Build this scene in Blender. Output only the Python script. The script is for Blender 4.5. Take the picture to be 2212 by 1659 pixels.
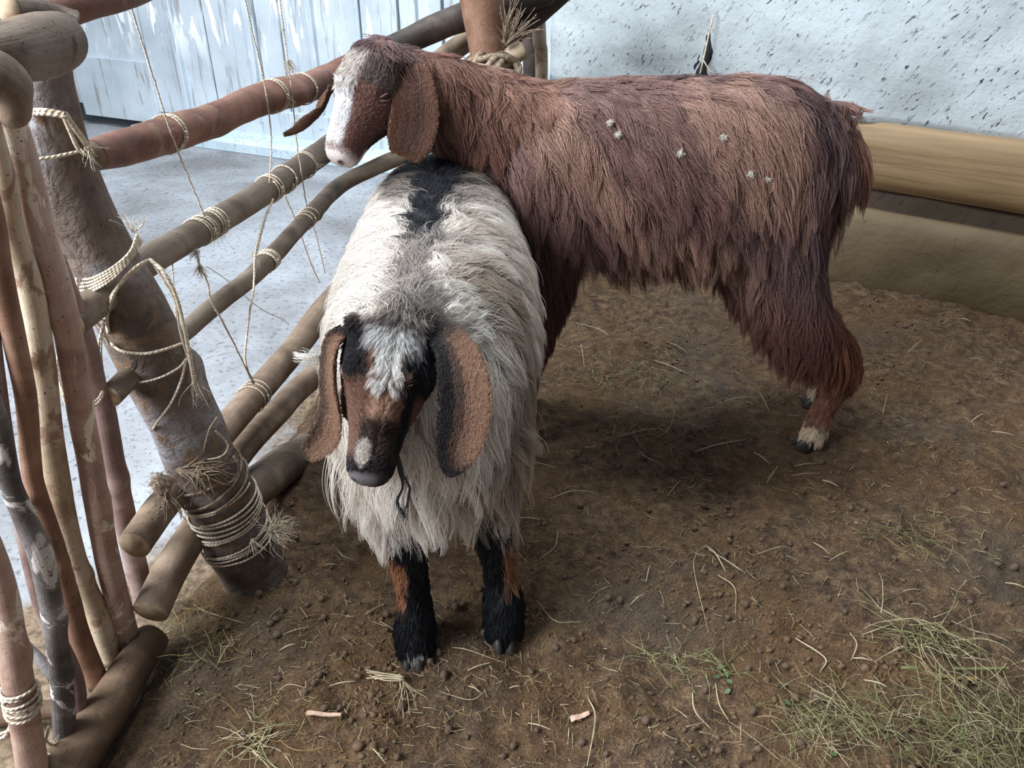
import bpy, bmesh, math, random
import numpy as np
from mathutils import Vector, Matrix
from mathutils.bvhtree import BVHTree

for o in list(bpy.data.objects):
    bpy.data.objects.remove(o)
SC = bpy.context.scene
COL = SC.collection
random.seed(7)
RNG = np.random.default_rng(7)

# ------------------------------------------------------------------ camera, world, lights
CAM_H, TILT, FPX = 1.15, math.radians(31.0), 1750.0
cam_d = bpy.data.cameras.new('camera')
cam = bpy.data.objects.new('camera', cam_d)
COL.objects.link(cam)
cam.location = (0, 0, CAM_H)
cam.rotation_euler = (math.pi / 2 - TILT, 0, 0)
cam_d.sensor_width = 36.0
cam_d.lens = FPX / 2212.0 * 36.0
cam_d.clip_start = 0.02
SC.camera = cam

SC.view_settings.view_transform = 'Standard'
SC.view_settings.look = 'None'
SC.view_settings.exposure = 0.0
SC.view_settings.gamma = 1.0
SC.cycles.max_bounces = 6
SC.cycles.diffuse_bounces = 3
SC.cycles.glossy_bounces = 2
SC.cycles.transmission_bounces = 2
SC.cycles.transparent_max_bounces = 4
SC.cycles.use_adaptive_sampling = True
SC.cycles.adaptive_threshold = 0.02
SC.cycles.use_denoising = True
SC.cycles_curves.shape = 'RIBBONS'
SC.cycles_curves.subdivisions = 2

w = bpy.data.worlds.new('daylight')
SC.world = w
w.use_nodes = True
w.node_tree.nodes['Background'].inputs[0].default_value = (0.88, 0.92, 1.0, 1)
w.node_tree.nodes['Background'].inputs[1].default_value = 0.25


def area(name, loc, target, sx, sy, power, col):
    d = bpy.data.lights.new(name, 'AREA')
    d.shape = 'RECTANGLE'
    d.size, d.size_y = sx, sy
    d.energy = power
    d.color = col
    o = bpy.data.objects.new(name, d)
    COL.objects.link(o)
    o.location = loc
    o.rotation_euler = (Vector(target) - Vector(loc)).to_track_quat('-Z', 'Y').to_euler()
    return o


area('daylight_from_doorway', (-2.4, -0.05, 2.2), (0.0, 1.25, 0.3), 1.9, 1.6, 262, (0.90, 0.95, 1.0))
area('added_board_wall_light', (-0.6, 2.4, 4.0), (0.0, 4.2, 0.6), 2.0, 1.0, 215, (0.86, 0.94, 1.0))  # added lamp, no actual window: brightens the white boards and wall top


# ------------------------------------------------------------------ pixel helpers
CT, ST = math.cos(TILT), math.sin(TILT)


def ray(px, py):
    a, b = (px - 1106.0) / FPX, (829.5 - py) / FPX
    return np.array([a, CT + ST * b, -ST + CT * b])


def P(px, py, Y):
    d = ray(px, py)
    return np.array([0, 0, CAM_H]) + d * (Y / d[1])


def G(px, py, z=0.0):
    d = ray(px, py)
    return np.array([0, 0, CAM_H]) + d * ((z - CAM_H) / d[2])


FD = np.array([0.113, 0.9936, 0.0])
FN = np.array([0.9936, -0.113, 0.0])          # points to the goats' side
F0 = np.array([-0.612, 0.985, 0.0])


def FP(px, py, off=0.0):
    """point on the upright plane of the fence, off = metres towards the pen"""
    d = ray(px, py)
    c = np.array([0, 0, CAM_H])
    t = (np.dot(F0 + FN * off - c, FN)) / np.dot(d, FN)
    return c + d * t


# ------------------------------------------------------------------ materials
def new_mat(name):
    m = bpy.data.materials.new(name)
    m.use_nodes = True
    nt = m.node_tree
    return m, nt, nt.nodes['Principled BSDF']


def srgb(r, g, b):
    f = lambda c: (c / 255 / 12.92) if c / 255 <= 0.04045 else ((c / 255 + 0.055) / 1.055) ** 2.4
    return (f(r), f(g), f(b), 1)


def ramp(nt, fac, stops, interp='LINEAR'):
    n = nt.nodes.new('ShaderNodeValToRGB')
    n.color_ramp.interpolation = interp
    while len(n.color_ramp.elements) < len(stops):
        n.color_ramp.elements.new(0.5)
    for e, (p, c) in zip(n.color_ramp.elements, stops):
        e.position = p
        e.color = c
    nt.links.new(fac, n.inputs[0])
    return n.outputs[0]


def noise(nt, vec, scale, detail=4, rough=0.55, dist=0.0):
    n = nt.nodes.new('ShaderNodeTexNoise')
    n.inputs['Scale'].default_value = scale
    n.inputs['Detail'].default_value = detail
    n.inputs['Roughness'].default_value = rough
    n.inputs['Distortion'].default_value = dist
    if vec is not None:
        nt.links.new(vec, n.inputs['Vector'])
    return n.outputs['Fac']


def mapping(nt, out, scale=(1, 1, 1), rot=(0, 0, 0), loc=(0, 0, 0)):
    n = nt.nodes.new('ShaderNodeMapping')
    n.inputs['Scale'].default_value = scale
    n.inputs['Rotation'].default_value = rot
    n.inputs['Location'].default_value = loc
    nt.links.new(out, n.inputs['Vector'])
    return n.outputs[0]


def mixc(nt, fac, a, b, mode='MIX'):
    n = nt.nodes.new('ShaderNodeMix')
    n.data_type = 'RGBA'
    n.blend_type = mode
    for s, v in ((0, fac), (6, a), (7, b)):
        if hasattr(v, 'links'):
            nt.links.new(v, n.inputs[s])
        else:
            n.inputs[s].default_value = v
    return n.outputs[2]


def bump(nt, bs, h, strength, dist, prev=None):
    n = nt.nodes.new('ShaderNodeBump')
    n.inputs['Strength'].default_value = strength
    n.inputs['Distance'].default_value = dist
    nt.links.new(h, n.inputs['Height'])
    if prev is not None:
        nt.links.new(prev, n.inputs['Normal'])
    nt.links.new(n.outputs[0], bs.inputs['Normal'])
    return n.outputs[0]


def coords(nt, which='Object'):
    n = nt.nodes.new('ShaderNodeTexCoord')
    return n.outputs[which]


def math_n(nt, op, a, b=None):
    n = nt.nodes.new('ShaderNodeMath')
    n.operation = op
    for i, v in enumerate((a, b)):
        if v is None:
            continue
        if hasattr(v, 'links'):
            nt.links.new(v, n.inputs[i])
        else:
            n.inputs[i].default_value = v
    return n.outputs[0]


def wood_mat(name, c1, c2, c3, flake=None, rough=0.7, bumpy=0.5, bark=False, smoothness=1.0):
    """a debarked or barky round pole; UV: u round, v along in metres"""
    m, nt, bs = new_mat(name)
    uv = coords(nt, 'UV')
    ob = coords(nt, 'Object')
    st = mapping(nt, uv, (6, 14, 1))
    fib = noise(nt, mapping(nt, uv, (40, 9, 1)), 1.0, 5, 0.6, 0.4)
    big = noise(nt, ob, 9.0, 4, 0.6, 0.6)
    col = ramp(nt, big, [(0.32, c1), (0.52, c2), (0.72, c3)])
    col = mixc(nt, math_n(nt, 'MULTIPLY', fib, 0.55), col, c1, 'MULTIPLY')
    if flake is not None:
        fl = noise(nt, mapping(nt, ob, (1, 1, 0.55)), 14.0, 6, 0.6, 1.4)
        col = mixc(nt, ramp(nt, fl, [(0.56, (0, 0, 0, 1)), (0.60, (1, 1, 1, 1))]), col, flake)
    spk = noise(nt, ob, 210.0, 2, 0.5)
    col = mixc(nt, ramp(nt, spk, [(0.66, (0, 0, 0, 1)), (0.72, (1, 1, 1, 1))]), col, tuple(list(np.array(c1[:3]) * 0.45) + [1]))
    nt.links.new(col, bs.inputs['Base Color'])
    bs.inputs['Roughness'].default_value = rough
    if bark:
        v = nt.nodes.new('ShaderNodeTexVoronoi')
        v.feature = 'DISTANCE_TO_EDGE'
        v.inputs['Scale'].default_value = 1.0
        wob = noise(nt, ob, 22, 5, 0.65, 1.5)
        nt.links.new(mapping(nt, uv, (9, 26, 1)), v.inputs['Vector'])
        b = bump(nt, bs, wob, 1.0, 0.010)
        b = bump(nt, bs, ramp(nt, v.outputs[0], [(0.0, (0, 0, 0, 1)), (0.18, (1, 1, 1, 1))]), 0.35, 0.004, b)
        bump(nt, bs, noise(nt, ob, 90, 6, 0.7), 0.7, 0.003, b)
    else:
        b = bump(nt, bs, fib, bumpy * 0.5, 0.002)
        bump(nt, bs, noise(nt, ob, 60, 4, 0.6, 0.5), bumpy, 0.0018, b)
    return m


M = {}
M['pink'] = wood_mat('pink_pole', srgb(150, 120, 106), srgb(190, 160, 146), srgb(214, 192, 178), srgb(222, 206, 188))
M['cream'] = wood_mat('cream_pole', srgb(160, 138, 112), srgb(208, 190, 164), srgb(230, 220, 202), srgb(150, 122, 102))
M['brown'] = wood_mat('brown_pole', srgb(104, 76, 58), srgb(150, 112, 90), srgb(178, 142, 120))
M['darkstick'] = wood_mat('dark_stick', srgb(66, 60, 60), srgb(112, 106, 104), srgb(160, 154, 152), srgb(196, 190, 186), bumpy=0.9)
M['purple'] = wood_mat('purple_brown_pole', srgb(110, 86, 80), srgb(150, 124, 118), srgb(184, 164, 158))
M['redrail'] = wood_mat('red_brown_rail', srgb(92, 58, 46), srgb(128, 84, 66), srgb(150, 108, 90), srgb(120, 88, 68))
M['greyrail'] = wood_mat('grey_brown_rail', srgb(88, 74, 60), srgb(124, 108, 92), srgb(154, 140, 124), None)
M['tanrail'] = wood_mat('tan_rail', srgb(106, 86, 68), srgb(146, 124, 104), srgb(174, 154, 134), None)
M['bark'] = wood_mat('rough_bark', srgb(84, 68, 58), srgb(128, 112, 102), srgb(166, 164, 168), srgb(116, 92, 72), bark=True, rough=0.85)
M['oldlog'] = wood_mat('old_smooth_log', srgb(96, 78, 64), srgb(134, 116, 98), srgb(170, 156, 142), srgb(84, 64, 48), bumpy=0.8)
M['soiled'] = wood_mat('soiled_log', srgb(74, 56, 42), srgb(104, 82, 62), srgb(132, 110, 88), srgb(92, 72, 52), rough=0.9)
M['darkpost'] = wood_mat('dark_back_post', srgb(40, 32, 28), srgb(66, 54, 48), srgb(92, 78, 70), None)

m, nt, bs = new_mat('cut_end')
d = nt.nodes.new('ShaderNodeTexNoise')
d.inputs['Scale'].default_value = 60
nt.links.new(coords(nt, 'Object'), d.inputs['Vector'])
nt.links.new(ramp(nt, d.outputs['Fac'], [(0.3, srgb(140, 118, 92)), (0.7, srgb(178, 158, 132))]), bs.inputs['Base Color'])
bump(nt, bs, d.outputs['Fac'], 0.5, 0.002)
bs.inputs['Roughness'].default_value = 0.85
M['cut'] = m

m, nt, bs = new_mat('jute_twine')
uv = coords(nt, 'UV')
sep = nt.nodes.new('ShaderNodeSeparateXYZ')
nt.links.new(uv, sep.inputs[0])
ph = math_n(nt, 'ADD', math_n(nt, 'MULTIPLY', sep.outputs[0], 12.566), math_n(nt, 'MULTIPLY', sep.outputs[1], 900.0))
sn = math_n(nt, 'SINE', ph)
nz = noise(nt, coords(nt, 'Object'), 160, 3)
nt.links.new(mixc(nt, ramp(nt, nz, [(0.35, (0, 0, 0, 1)), (0.7, (1, 1, 1, 1))]), srgb(178, 160, 138), srgb(224, 212, 192)), bs.inputs['Base Color'])
bump(nt, bs, sn, 0.6, 0.0008)
bs.inputs['Roughness'].default_value = 0.9
M['twine'] = m

m, nt, bs = new_mat('old_grey_rope')
nz = noise(nt, coords(nt, 'Object'), 120, 3)
nt.links.new(ramp(nt, nz, [(0.35, srgb(104, 86, 70)), (0.7, srgb(160, 142, 122))]), bs.inputs['Base Color'])
bump(nt, bs, nz, 0.9, 0.003)
bs.inputs['Roughness'].default_value = 0.9
M['oldrope'] = m

# bedding dirt
m, nt, bs = new_mat('dirt_bedding')
ob = coords(nt, 'Object')
n1 = noise(nt, ob, 3.2, 6, 0.6, 0.6)
n2 = noise(nt, ob, 38, 6, 0.7, 0.2)
n3 = noise(nt, ob, 230, 4, 0.65)
col = ramp(nt, n2, [(0.32, srgb(48, 36, 26)), (0.48, srgb(112, 88, 65)), (0.66, srgb(158, 130, 100))])
och = ramp(nt, n1, [(0.42, (0, 0, 0, 1)), (0.66, (0.7, 0.7, 0.7, 1))])
col = mixc(nt, och, col, srgb(128, 96, 60))
gy = ramp(nt, noise(nt, mapping(nt, ob, (1, 1, 1), (0, 0, 0), (5, 3, 0)), 2.6, 5, 0.6), [(0.52, (0, 0, 0, 1)), (0.70, (0.75, 0.75, 0.75, 1))])
col = mixc(nt, gy, col, srgb(104, 92, 80))
fl = ramp(nt, n3, [(0.30, srgb(70, 60, 50)), (0.50, srgb(186, 178, 168)), (0.70, srgb(255, 246, 226))])
col = mixc(nt, 0.75, col, fl, 'MULTIPLY')
sp = ramp(nt, noise(nt, ob, 330, 2, 0.5), [(0.68, (0, 0, 0, 1)), (0.72, (1, 1, 1, 1))])
col = mixc(nt, sp, col, srgb(176, 146, 104))
nt.links.new(col, bs.inputs['Base Color'])
bs.inputs['Roughness'].default_value = 0.95
b = bump(nt, bs, n2, 1.0, 0.016)
bump(nt, bs, n3, 0.9, 0.004, b)
M['dirt'] = m

# grey earth floor beyond the fence
m, nt, bs = new_mat('grey_packed_floor')
ob = coords(nt, 'Object')
n1 = noise(nt, ob, 2.2, 6, 0.6, 0.5)
n2 = noise(nt, ob, 55, 6, 0.7)
col = ramp(nt, n1, [(0.35, srgb(122, 122, 124)), (0.65, srgb(164, 168, 174))])
sp = ramp(nt, n2, [(0.34, srgb(96, 92, 88)), (0.46, srgb(255, 255, 255))])
col = mixc(nt, 0.7, col, sp, 'MULTIPLY')
# earth and litter swept against the fence near the pen
sx = nt.nodes.new('ShaderNodeSeparateXYZ')
nt.links.new(ob, sx.inputs[0])
dist = math_n(nt, 'ADD', math_n(nt, 'MULTIPLY', sx.outputs[0], 0.9936), math_n(nt, 'MULTIPLY', sx.outputs[1], -0.113))
dist = math_n(nt, 'ADD', dist, math_n(nt, 'MULTIPLY', noise(nt, ob, 7, 6, 0.65), 0.55))
cl_ = math_n(nt, 'MULTIPLY', math_n(nt, 'MAXIMUM', math_n(nt, 'SUBTRACT', 1.36, sx.outputs[1]), 0.0), 1.15)
dist = math_n(nt, 'ADD', dist, cl_)
edge = ramp(nt, math_n(nt, 'ADD', math_n(nt, 'MULTIPLY', dist, 1.6), 1.46), [(0.50, (0, 0, 0, 1)), (0.72, (1, 1, 1, 1))])
soil = ramp(nt, n2, [(0.32, srgb(62, 50, 38)), (0.5, srgb(112, 94, 74)), (0.7, srgb(150, 130, 106))])
col = mixc(nt, edge, col, soil)
nt.links.new(col, bs.inputs['Base Color'])
bs.inputs['Roughness'].default_value = 0.8
b = bump(nt, bs, n1, 0.5, 0.03)
bump(nt, bs, n2, 0.7, 0.006, b)
M['floor'] = m

# plaster with flecks of chopped straw
def plaster(name, c1, c2, stain, th=.605):
    m, nt, bs = new_mat(name)
    ob = coords(nt, 'Object')
    n1 = noise(nt, ob, 2.4, 6, 0.6, 0.5)
    col = ramp(nt, n1, [(0.32, c1), (0.66, c2)])
    rt = mapping(nt, ob, (1, 1, 1), (0.0, 0.62, 0.0))
    thin = ramp(nt, noise(nt, mapping(nt, rt, (115, 20, 34)), 1.0, 3, 0.6, 0.6), [(th, (0, 0, 0, 1)), (th + .055, (1, 1, 1, 1))])
    gate = ramp(nt, noise(nt, ob, 6.0, 5, 0.7), [(0.40, (0, 0, 0, 1)), (0.55, (1, 1, 1, 1))])
    fl = math_n(nt, 'MULTIPLY', thin, gate)
    col = mixc(nt, fl, col, srgb(52, 54, 62))
    pit = ramp(nt, noise(nt, mapping(nt, rt, (1.6, 1, 0.6)), 20, 6, 0.75, 0.6), [(0.66, (0, 0, 0, 1)), (0.71, (1, 1, 1, 1))])
    col = mixc(nt, pit, col, stain)
    nt.links.new(col, bs.inputs['Base Color'])
    bs.inputs['Roughness'].default_value = 0.75
    h = math_n(nt, 'SUBTRACT', noise(nt, ob, 7, 6, 0.6), math_n(nt, 'MULTIPLY', math_n(nt, 'MAXIMUM', fl, pit), 0.5))
    b = bump(nt, bs, h, 0.5, 0.02)
    bump(nt, bs, noise(nt, ob, 80, 5, 0.6), 0.3, 0.003, b)
    return m


M['plaster'] = plaster('limewashed_mud_plaster', srgb(150, 157, 160), srgb(182, 190, 194), srgb(112, 116, 124))
M['mud'] = plaster('bare_mud_band', srgb(60, 50, 38), srgb(88, 74, 56), srgb(46, 38, 30))
M['lowband'] = plaster('dirty_shade_toned_cream_plinth', srgb(88, 72, 50), srgb(112, 96, 70), srgb(64, 52, 36), .70)  # dirty cream, darkened further to imitate the dim light low on the wall
M['bluewash'] = plaster('blue_white_kerb', srgb(170, 192, 206), srgb(206, 220, 228), srgb(110, 140, 166))

m, nt, bs = new_mat('weathered_beam')
ob = coords(nt, 'Object')
fib = noise(nt, mapping(nt, ob, (1.6, 30, 34)), 1.0, 6, 0.6, 0.5)
col = ramp(nt, fib, [(0.25, srgb(102, 80, 52)), (0.5, srgb(132, 108, 76)), (0.75, srgb(150, 126, 94))])  # beam browns lowered so the colour carries the lower wall's shade
ck = ramp(nt, noise(nt, mapping(nt, ob, (0.7, 20, 50)), 1.0, 3, 0.4, 0.3), [(0.30, (1, 1, 1, 1)), (0.335, (0, 0, 0, 1))])
col = mixc(nt, ck, col, srgb(80, 56, 36))
nt.links.new(col, bs.inputs['Base Color'])
bs.inputs['Roughness'].default_value = 0.65
bump(nt, bs, fib, 0.6, 0.006)
M['beam'] = m

m, nt, bs = new_mat('flaking_white_paint_with_glare')
ob = coords(nt, 'Object')
st = mapping(nt, ob, (26, 26, 3.2))
fib = noise(nt, st, 1.0, 6, 0.6, 0.4)
n1 = noise(nt, ob, 3.0, 5, 0.6)
col = ramp(nt, n1, [(0.3, srgb(170, 182, 192)), (0.7, srgb(204, 214, 222))])
bare = ramp(nt, noise(nt, mapping(nt, ob, (30, 30, 2.6), (0, 0, 0), (3, 1, 2)), 1.0, 6, 0.7), [(0.56, (0, 0, 0, 1)), (0.63, (0.8, 0.8, 0.8, 1))])
col = mixc(nt, bare, col, srgb(142, 140, 138))
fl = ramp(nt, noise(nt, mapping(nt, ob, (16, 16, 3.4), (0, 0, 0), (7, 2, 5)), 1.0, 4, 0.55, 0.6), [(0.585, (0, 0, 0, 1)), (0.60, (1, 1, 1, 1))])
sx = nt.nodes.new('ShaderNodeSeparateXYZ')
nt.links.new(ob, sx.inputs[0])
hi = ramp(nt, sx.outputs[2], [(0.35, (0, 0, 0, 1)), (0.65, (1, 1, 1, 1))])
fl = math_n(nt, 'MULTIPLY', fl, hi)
col = mixc(nt, fl, col, (0.97, 0.98, 0.98, 1))  # near-white patches: glare on the glossy upper boards, painted into the colour
nt.links.new(col, bs.inputs['Base Color'])
bs.inputs['Roughness'].default_value = 0.5
bump(nt, bs, math_n(nt, 'ADD', fib, math_n(nt, 'MULTIPLY', fl, 0.6)), 0.5, 0.004)
M['paint'] = m

m, nt, bs = new_mat('dark_gap')
bs.inputs['Base Color'].default_value = srgb(58, 64, 70)
bs.inputs['Roughness'].default_value = 0.9
M['gap'] = m


def flat_mat(name, c, rough=0.8, noisy=0.25, sc=60):
    m, nt, bs = new_mat(name)
    n = noise(nt, coords(nt, 'Object'), sc, 3)
    c2 = tuple([v * (1 - noisy * 1.6) for v in c[:3]] + [1])
    nt.links.new(ramp(nt, n, [(0.3, c2), (0.7, c)]), bs.inputs['Base Color'])
    bs.inputs['Roughness'].default_value = rough
    return m


M['straw'] = flat_mat('dry_straw', srgb(200, 184, 150), 0.6, 0.3, 40)
M['strawdk'] = flat_mat('old_straw', srgb(150, 118, 72), 0.7, 0.3, 40)
M['green'] = flat_mat('green_hay', srgb(120, 120, 74), 0.7, 0.3, 40)
M['chip'] = flat_mat('pink_wood_chip', srgb(206, 172, 150), 0.7, 0.2, 90)
M['pellet'] = flat_mat('dung_pellet', srgb(104, 84, 68), 0.85, 0.35, 160)
M['clod'] = flat_mat('soil_clod', srgb(118, 94, 70), 0.95, 0.4, 120)
M['hoof'] = flat_mat('hoof_horn', srgb(52, 46, 44), 0.5, 0.2, 90)
M['leaf'] = flat_mat('green_leaf', srgb(88, 112, 70), 0.6, 0.2, 90)
M['fluff'] = flat_mat('fluff', srgb(214, 208, 198), 0.9, 0.1, 90)

# ------------------------------------------------------------------ object helpers
def tag(o, label=None, cat=None, group=None, kind=None):
    for k, v in (('label', label), ('category', cat), ('group', group), ('kind', kind)):
        if v:
            o[k] = v
    return o


def mesh_obj(name, verts, faces, mats, parent=None, smooth=True, fm=None, uvs=None):
    me = bpy.data.meshes.new(name)
    me.from_pydata([tuple(v) for v in verts], [], faces)
    for mm in (mats if isinstance(mats, (list, tuple)) else [mats]):
        me.materials.append(mm)
    if fm is not None:
        me.polygons.foreach_set('material_index', fm)
    me.polygons.foreach_set('use_smooth', [smooth] * len(me.polygons))
    if uvs is not None:
        ul = me.uv_layers.new(name='UVMap')
        flat = np.array([uvs[i] for p in faces for i in p], dtype=np.float32).ravel() if not callable(uvs) else uvs(faces)
        ul.data.foreach_set('uv', flat)
    me.update()
    o = bpy.data.objects.new(name, me)
    COL.objects.link(o)
    if parent is not None:
        o.parent = parent
    return o


def empty(name, loc=(0, 0, 0)):
    o = bpy.data.objects.new(name, None)
    COL.objects.link(o)
    o.location = loc
    o.empty_display_size = 0.05
    return o


def catmull(pts, n):
    pts = np.array(pts, float)
    if len(pts) == 2:
        t = np.linspace(0, 1, n)[:, None]
        return pts[0] * (1 - t) + pts[1] * t
    p = np.vstack([2 * pts[0] - pts[1], pts, 2 * pts[-1] - pts[-2]])
    seg = len(pts) - 1
    out = []
    for u in np.linspace(0, seg, n):
        i = min(int(u), seg - 1)
        t = u - i
        a, b, c, d = p[i], p[i + 1], p[i + 2], p[i + 3]
        out.append(0.5 * ((2 * b) + (c - a) * t + (2 * a - 5 * b + 4 * c - d) * t * t + (3 * b - a - 3 * c + d) * t ** 3))
    return np.array(out)


def frames(path, up=None):
    t = np.gradient(path, axis=0)
    t /= np.linalg.norm(t, axis=1)[:, None] + 1e-12
    n0 = np.array(up, float) if up is not None else (np.array([0, 0, 1.0]) if abs(t[0][2]) < 0.9 else np.array([1.0, 0, 0]))
    N = []
    n = n0
    for k in range(len(path)):
        n = n - t[k] * np.dot(n, t[k])
        n /= np.linalg.norm(n) + 1e-12
        N.append(n.copy())
    N = np.array(N)
    return t, N, np.cross(t, N)


def tube_geo(path, radii, seg=10, rough=0.0, rs=20.0, seed=0, base=0, knots=()):
    """verts, quads, caps, uv-per-loop"""
    t, N, B = frames(path)
    n = len(path)
    r = np.interp(np.linspace(0, 1, n), np.linspace(0, 1, len(radii)), radii)
    L = np.concatenate([[0], np.cumsum(np.linalg.norm(np.diff(path, axis=0), axis=1))])
    ang = np.linspace(0, 2 * math.pi, seg, endpoint=False)
    rr = np.repeat(r[:, None], seg, 1)
    if rough:
        R = np.random.default_rng(seed + 11)
        for o_, (fz, am) in enumerate(((rs * 0.35, 1.0), (rs, 0.6), (rs * 2.4, 0.35))):
            pa, pb = R.uniform(0, 6.28, 2)
            k = R.integers(1, 4)
            k2 = R.integers(1, 5)
            rr *= 1 + rough * am * (np.sin(L[:, None] * fz + k * ang[None] + pa) * 0.6 + np.sin(L[:, None] * fz * 1.7 - k2 * ang[None] + pb) * 0.4)
    for (s, a, hgt, wid) in knots:
        da = np.angle(np.exp(1j * (ang[None] - a)))
        dd = ((L[:, None] - s * L[-1]) / wid) ** 2 + (da * r[:, None] / wid) ** 2
        rr = rr + hgt * np.exp(-dd)
    V = path[:, None] + rr[..., None] * (np.cos(ang)[None, :, None] * N[:, None] + np.sin(ang)[None, :, None] * B[:, None])
    V = V.reshape(-1, 3)
    F, UV = [], []
    for i in range(n - 1):
        for j in range(seg):
            k = (j + 1) % seg
            F.append((base + i * seg + j, base + i * seg + k, base + (i + 1) * seg + k, base + (i + 1) * seg + j))
            UV += [j / seg, L[i], (j + 1) / seg, L[i], (j + 1) / seg, L[i + 1], j / seg, L[i + 1]]
    nq = len(F)
    F.append(tuple(base + j for j in range(seg))[::-1])
    F.append(tuple(base + (n - 1) * seg + j for j in range(seg)))
    UV += [0.5 + 0.5 * c for a in ang[::-1] for c in (math.cos(a), math.sin(a))]
    UV += [0.5 + 0.5 * c for a in ang for c in (math.cos(a), math.sin(a))]
    return V, F, UV, nq


def tubes_obj(name, specs, mats, parent=None):
    """specs: (path, radii, seg, rough, rs, seed, knots); one mesh"""
    Vs, Fs, UVs, FM = [], [], [], []
    base = 0
    for s in specs:
        path, radii = s[0], s[1]
        seg = s[2] if len(s) > 2 else 8
        V, F, UV, nq = tube_geo(path, radii, seg, *(s[3:6] if len(s) > 3 else ()), base=base, knots=(s[6] if len(s) > 6 else ()))
        Vs.append(V)
        Fs += F
        UVs += UV
        FM += [0] * nq + [1 if len(mats) > 1 else 0] * 2
        base += len(V)
    return mesh_obj(name, np.vstack(Vs), Fs, mats, parent, True, FM, uvs=lambda f: np.array(UVs, np.float32))


def log(name, pts, radii, mat, label, group=None, n=60, seg=20, rough=0.05, rs=22, seed=0, knots=(), cat='pole', cut='cut'):
    path = catmull(pts, n)
    o = tubes_obj(name, [(path, radii, seg, rough, rs, seed, knots)], [M[mat], M[cut]])
    tag(o, label, cat, group)
    return o, path


def path_at(path, u):
    i = u * (len(path) - 1)
    k = min(int(i), len(path) - 2)
    return path[k] * (1 - (i - k)) + path[k + 1] * (i - k)


# ------------------------------------------------------------------ the setting
def fbm(x, y, octs, seed=3):
    R = np.random.default_rng(seed)
    out = np.zeros_like(x)
    for (f, a) in octs:
        g = R.uniform(-1, 1, (128, 128))
        u, v = x * f + 31.7, y * f + 17.3
        i, j = np.floor(u).astype(int), np.floor(v).astype(int)
        fu, fv = u - i, v - j
        fu, fv = fu * fu * (3 - 2 * fu), fv * fv * (3 - 2 * fv)
        i0, j0, i1, j1 = i % 128, j % 128, (i + 1) % 128, (j + 1) % 128
        out += a * ((g[i0, j0] * (1 - fu) + g[i1, j0] * fu) * (1 - fv) + (g[i0, j1] * (1 - fu) + g[i1, j1] * fu) * fv)
    return out


GOCT = [(2.3, 0.010), (6, 0.012), (13, 0.011), (30, 0.007), (70, 0.0036)]


def ground_z(x, y):
    x, y = np.atleast_1d(np.asarray(x, float)), np.atleast_1d(np.asarray(y, float))
    z = fbm(x, y, GOCT)
    dd = (x - F0[0]) * FN[0] + (y - F0[1]) * FN[1]
    lip = np.clip((dd + 0.07) / 0.15, 0, 1)
    return -0.062 + 0.072 * lip ** .7 + z * np.clip((dd + 0.06) / 0.12, 0.5, 1)


def grid_obj(name, x0, x1, y0, y1, step, zf, mat):
    nx, ny = int((x1 - x0) / step) + 1, int((y1 - y0) / step) + 1
    X, Y = np.meshgrid(np.linspace(x0, x1, nx), np.linspace(y0, y1, ny))
    Z = zf(X.ravel(), Y.ravel())
    V = np.stack([X.ravel(), Y.ravel(), Z], 1)
    idx = np.arange(nx * ny).reshape(ny, nx)
    F = np.stack([idx[:-1, :-1].ravel(), idx[:-1, 1:].ravel(), idx[1:, 1:].ravel(), idx[1:, :-1].ravel()], 1)
    me = bpy.data.meshes.new(name)
    me.vertices.add(len(V))
    me.vertices.foreach_set('co', V.ravel())
    me.loops.add(F.size)
    me.loops.foreach_set('vertex_index', F.ravel())
    me.polygons.add(len(F))
    me.polygons.foreach_set('loop_start', np.arange(len(F)) * 4)
    me.polygons.foreach_set('loop_total', np.full(len(F), 4))
    me.polygons.foreach_set('use_smooth', np.ones(len(F), bool))
    me.update(calc_edges=True)
    me.materials.append(mat)
    o = bpy.data.objects.new(name, me)
    COL.objects.link(o)
    return o


fl = grid_obj('floor', -4.5, 3.6, -1.2, 6.4, 0.03, lambda x, y: -0.035 + fbm(x, y, [(1.5, 0.006), (8, 0.003)], 9), M['floor'])
tag(fl, kind='structure')


def bed():
    step = 0.009
    x0, x1, y0, y1 = -0.80, 2.3, 0.28, 3.5
    o = grid_obj('floor_bedding', x0, x1, y0, y1, step, ground_z, M['dirt'])
    # trim what lies beyond the fence line
    me = o.data
    bm = bmesh.new()
    bm.from_mesh(me)
    kill = [v for v in bm.verts if (v.co.x - F0[0]) * FN[0] + (v.co.y - F0[1]) * FN[1] < -0.085]
    bmesh.ops.delete(bm, geom=kill, context='VERTS')
    bm.to_mesh(me)
    bm.free()
    return o


BED = bed()
tag(BED, kind='structure')

# right wall: plaster above a timber beam, a mud recess and a plinth
A_ = np.array([1.19, 2.57])
WD = np.array([-1.0, 0.69])
WD /= np.linalg.norm(WD)                      # along the wall, going left and back
WN = np.array([-WD[1], WD[0]])
if WN[1] > 0:
    WN = -WN                                  # towards the pen
WANG = math.atan2(WD[1], WD[0])


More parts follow.
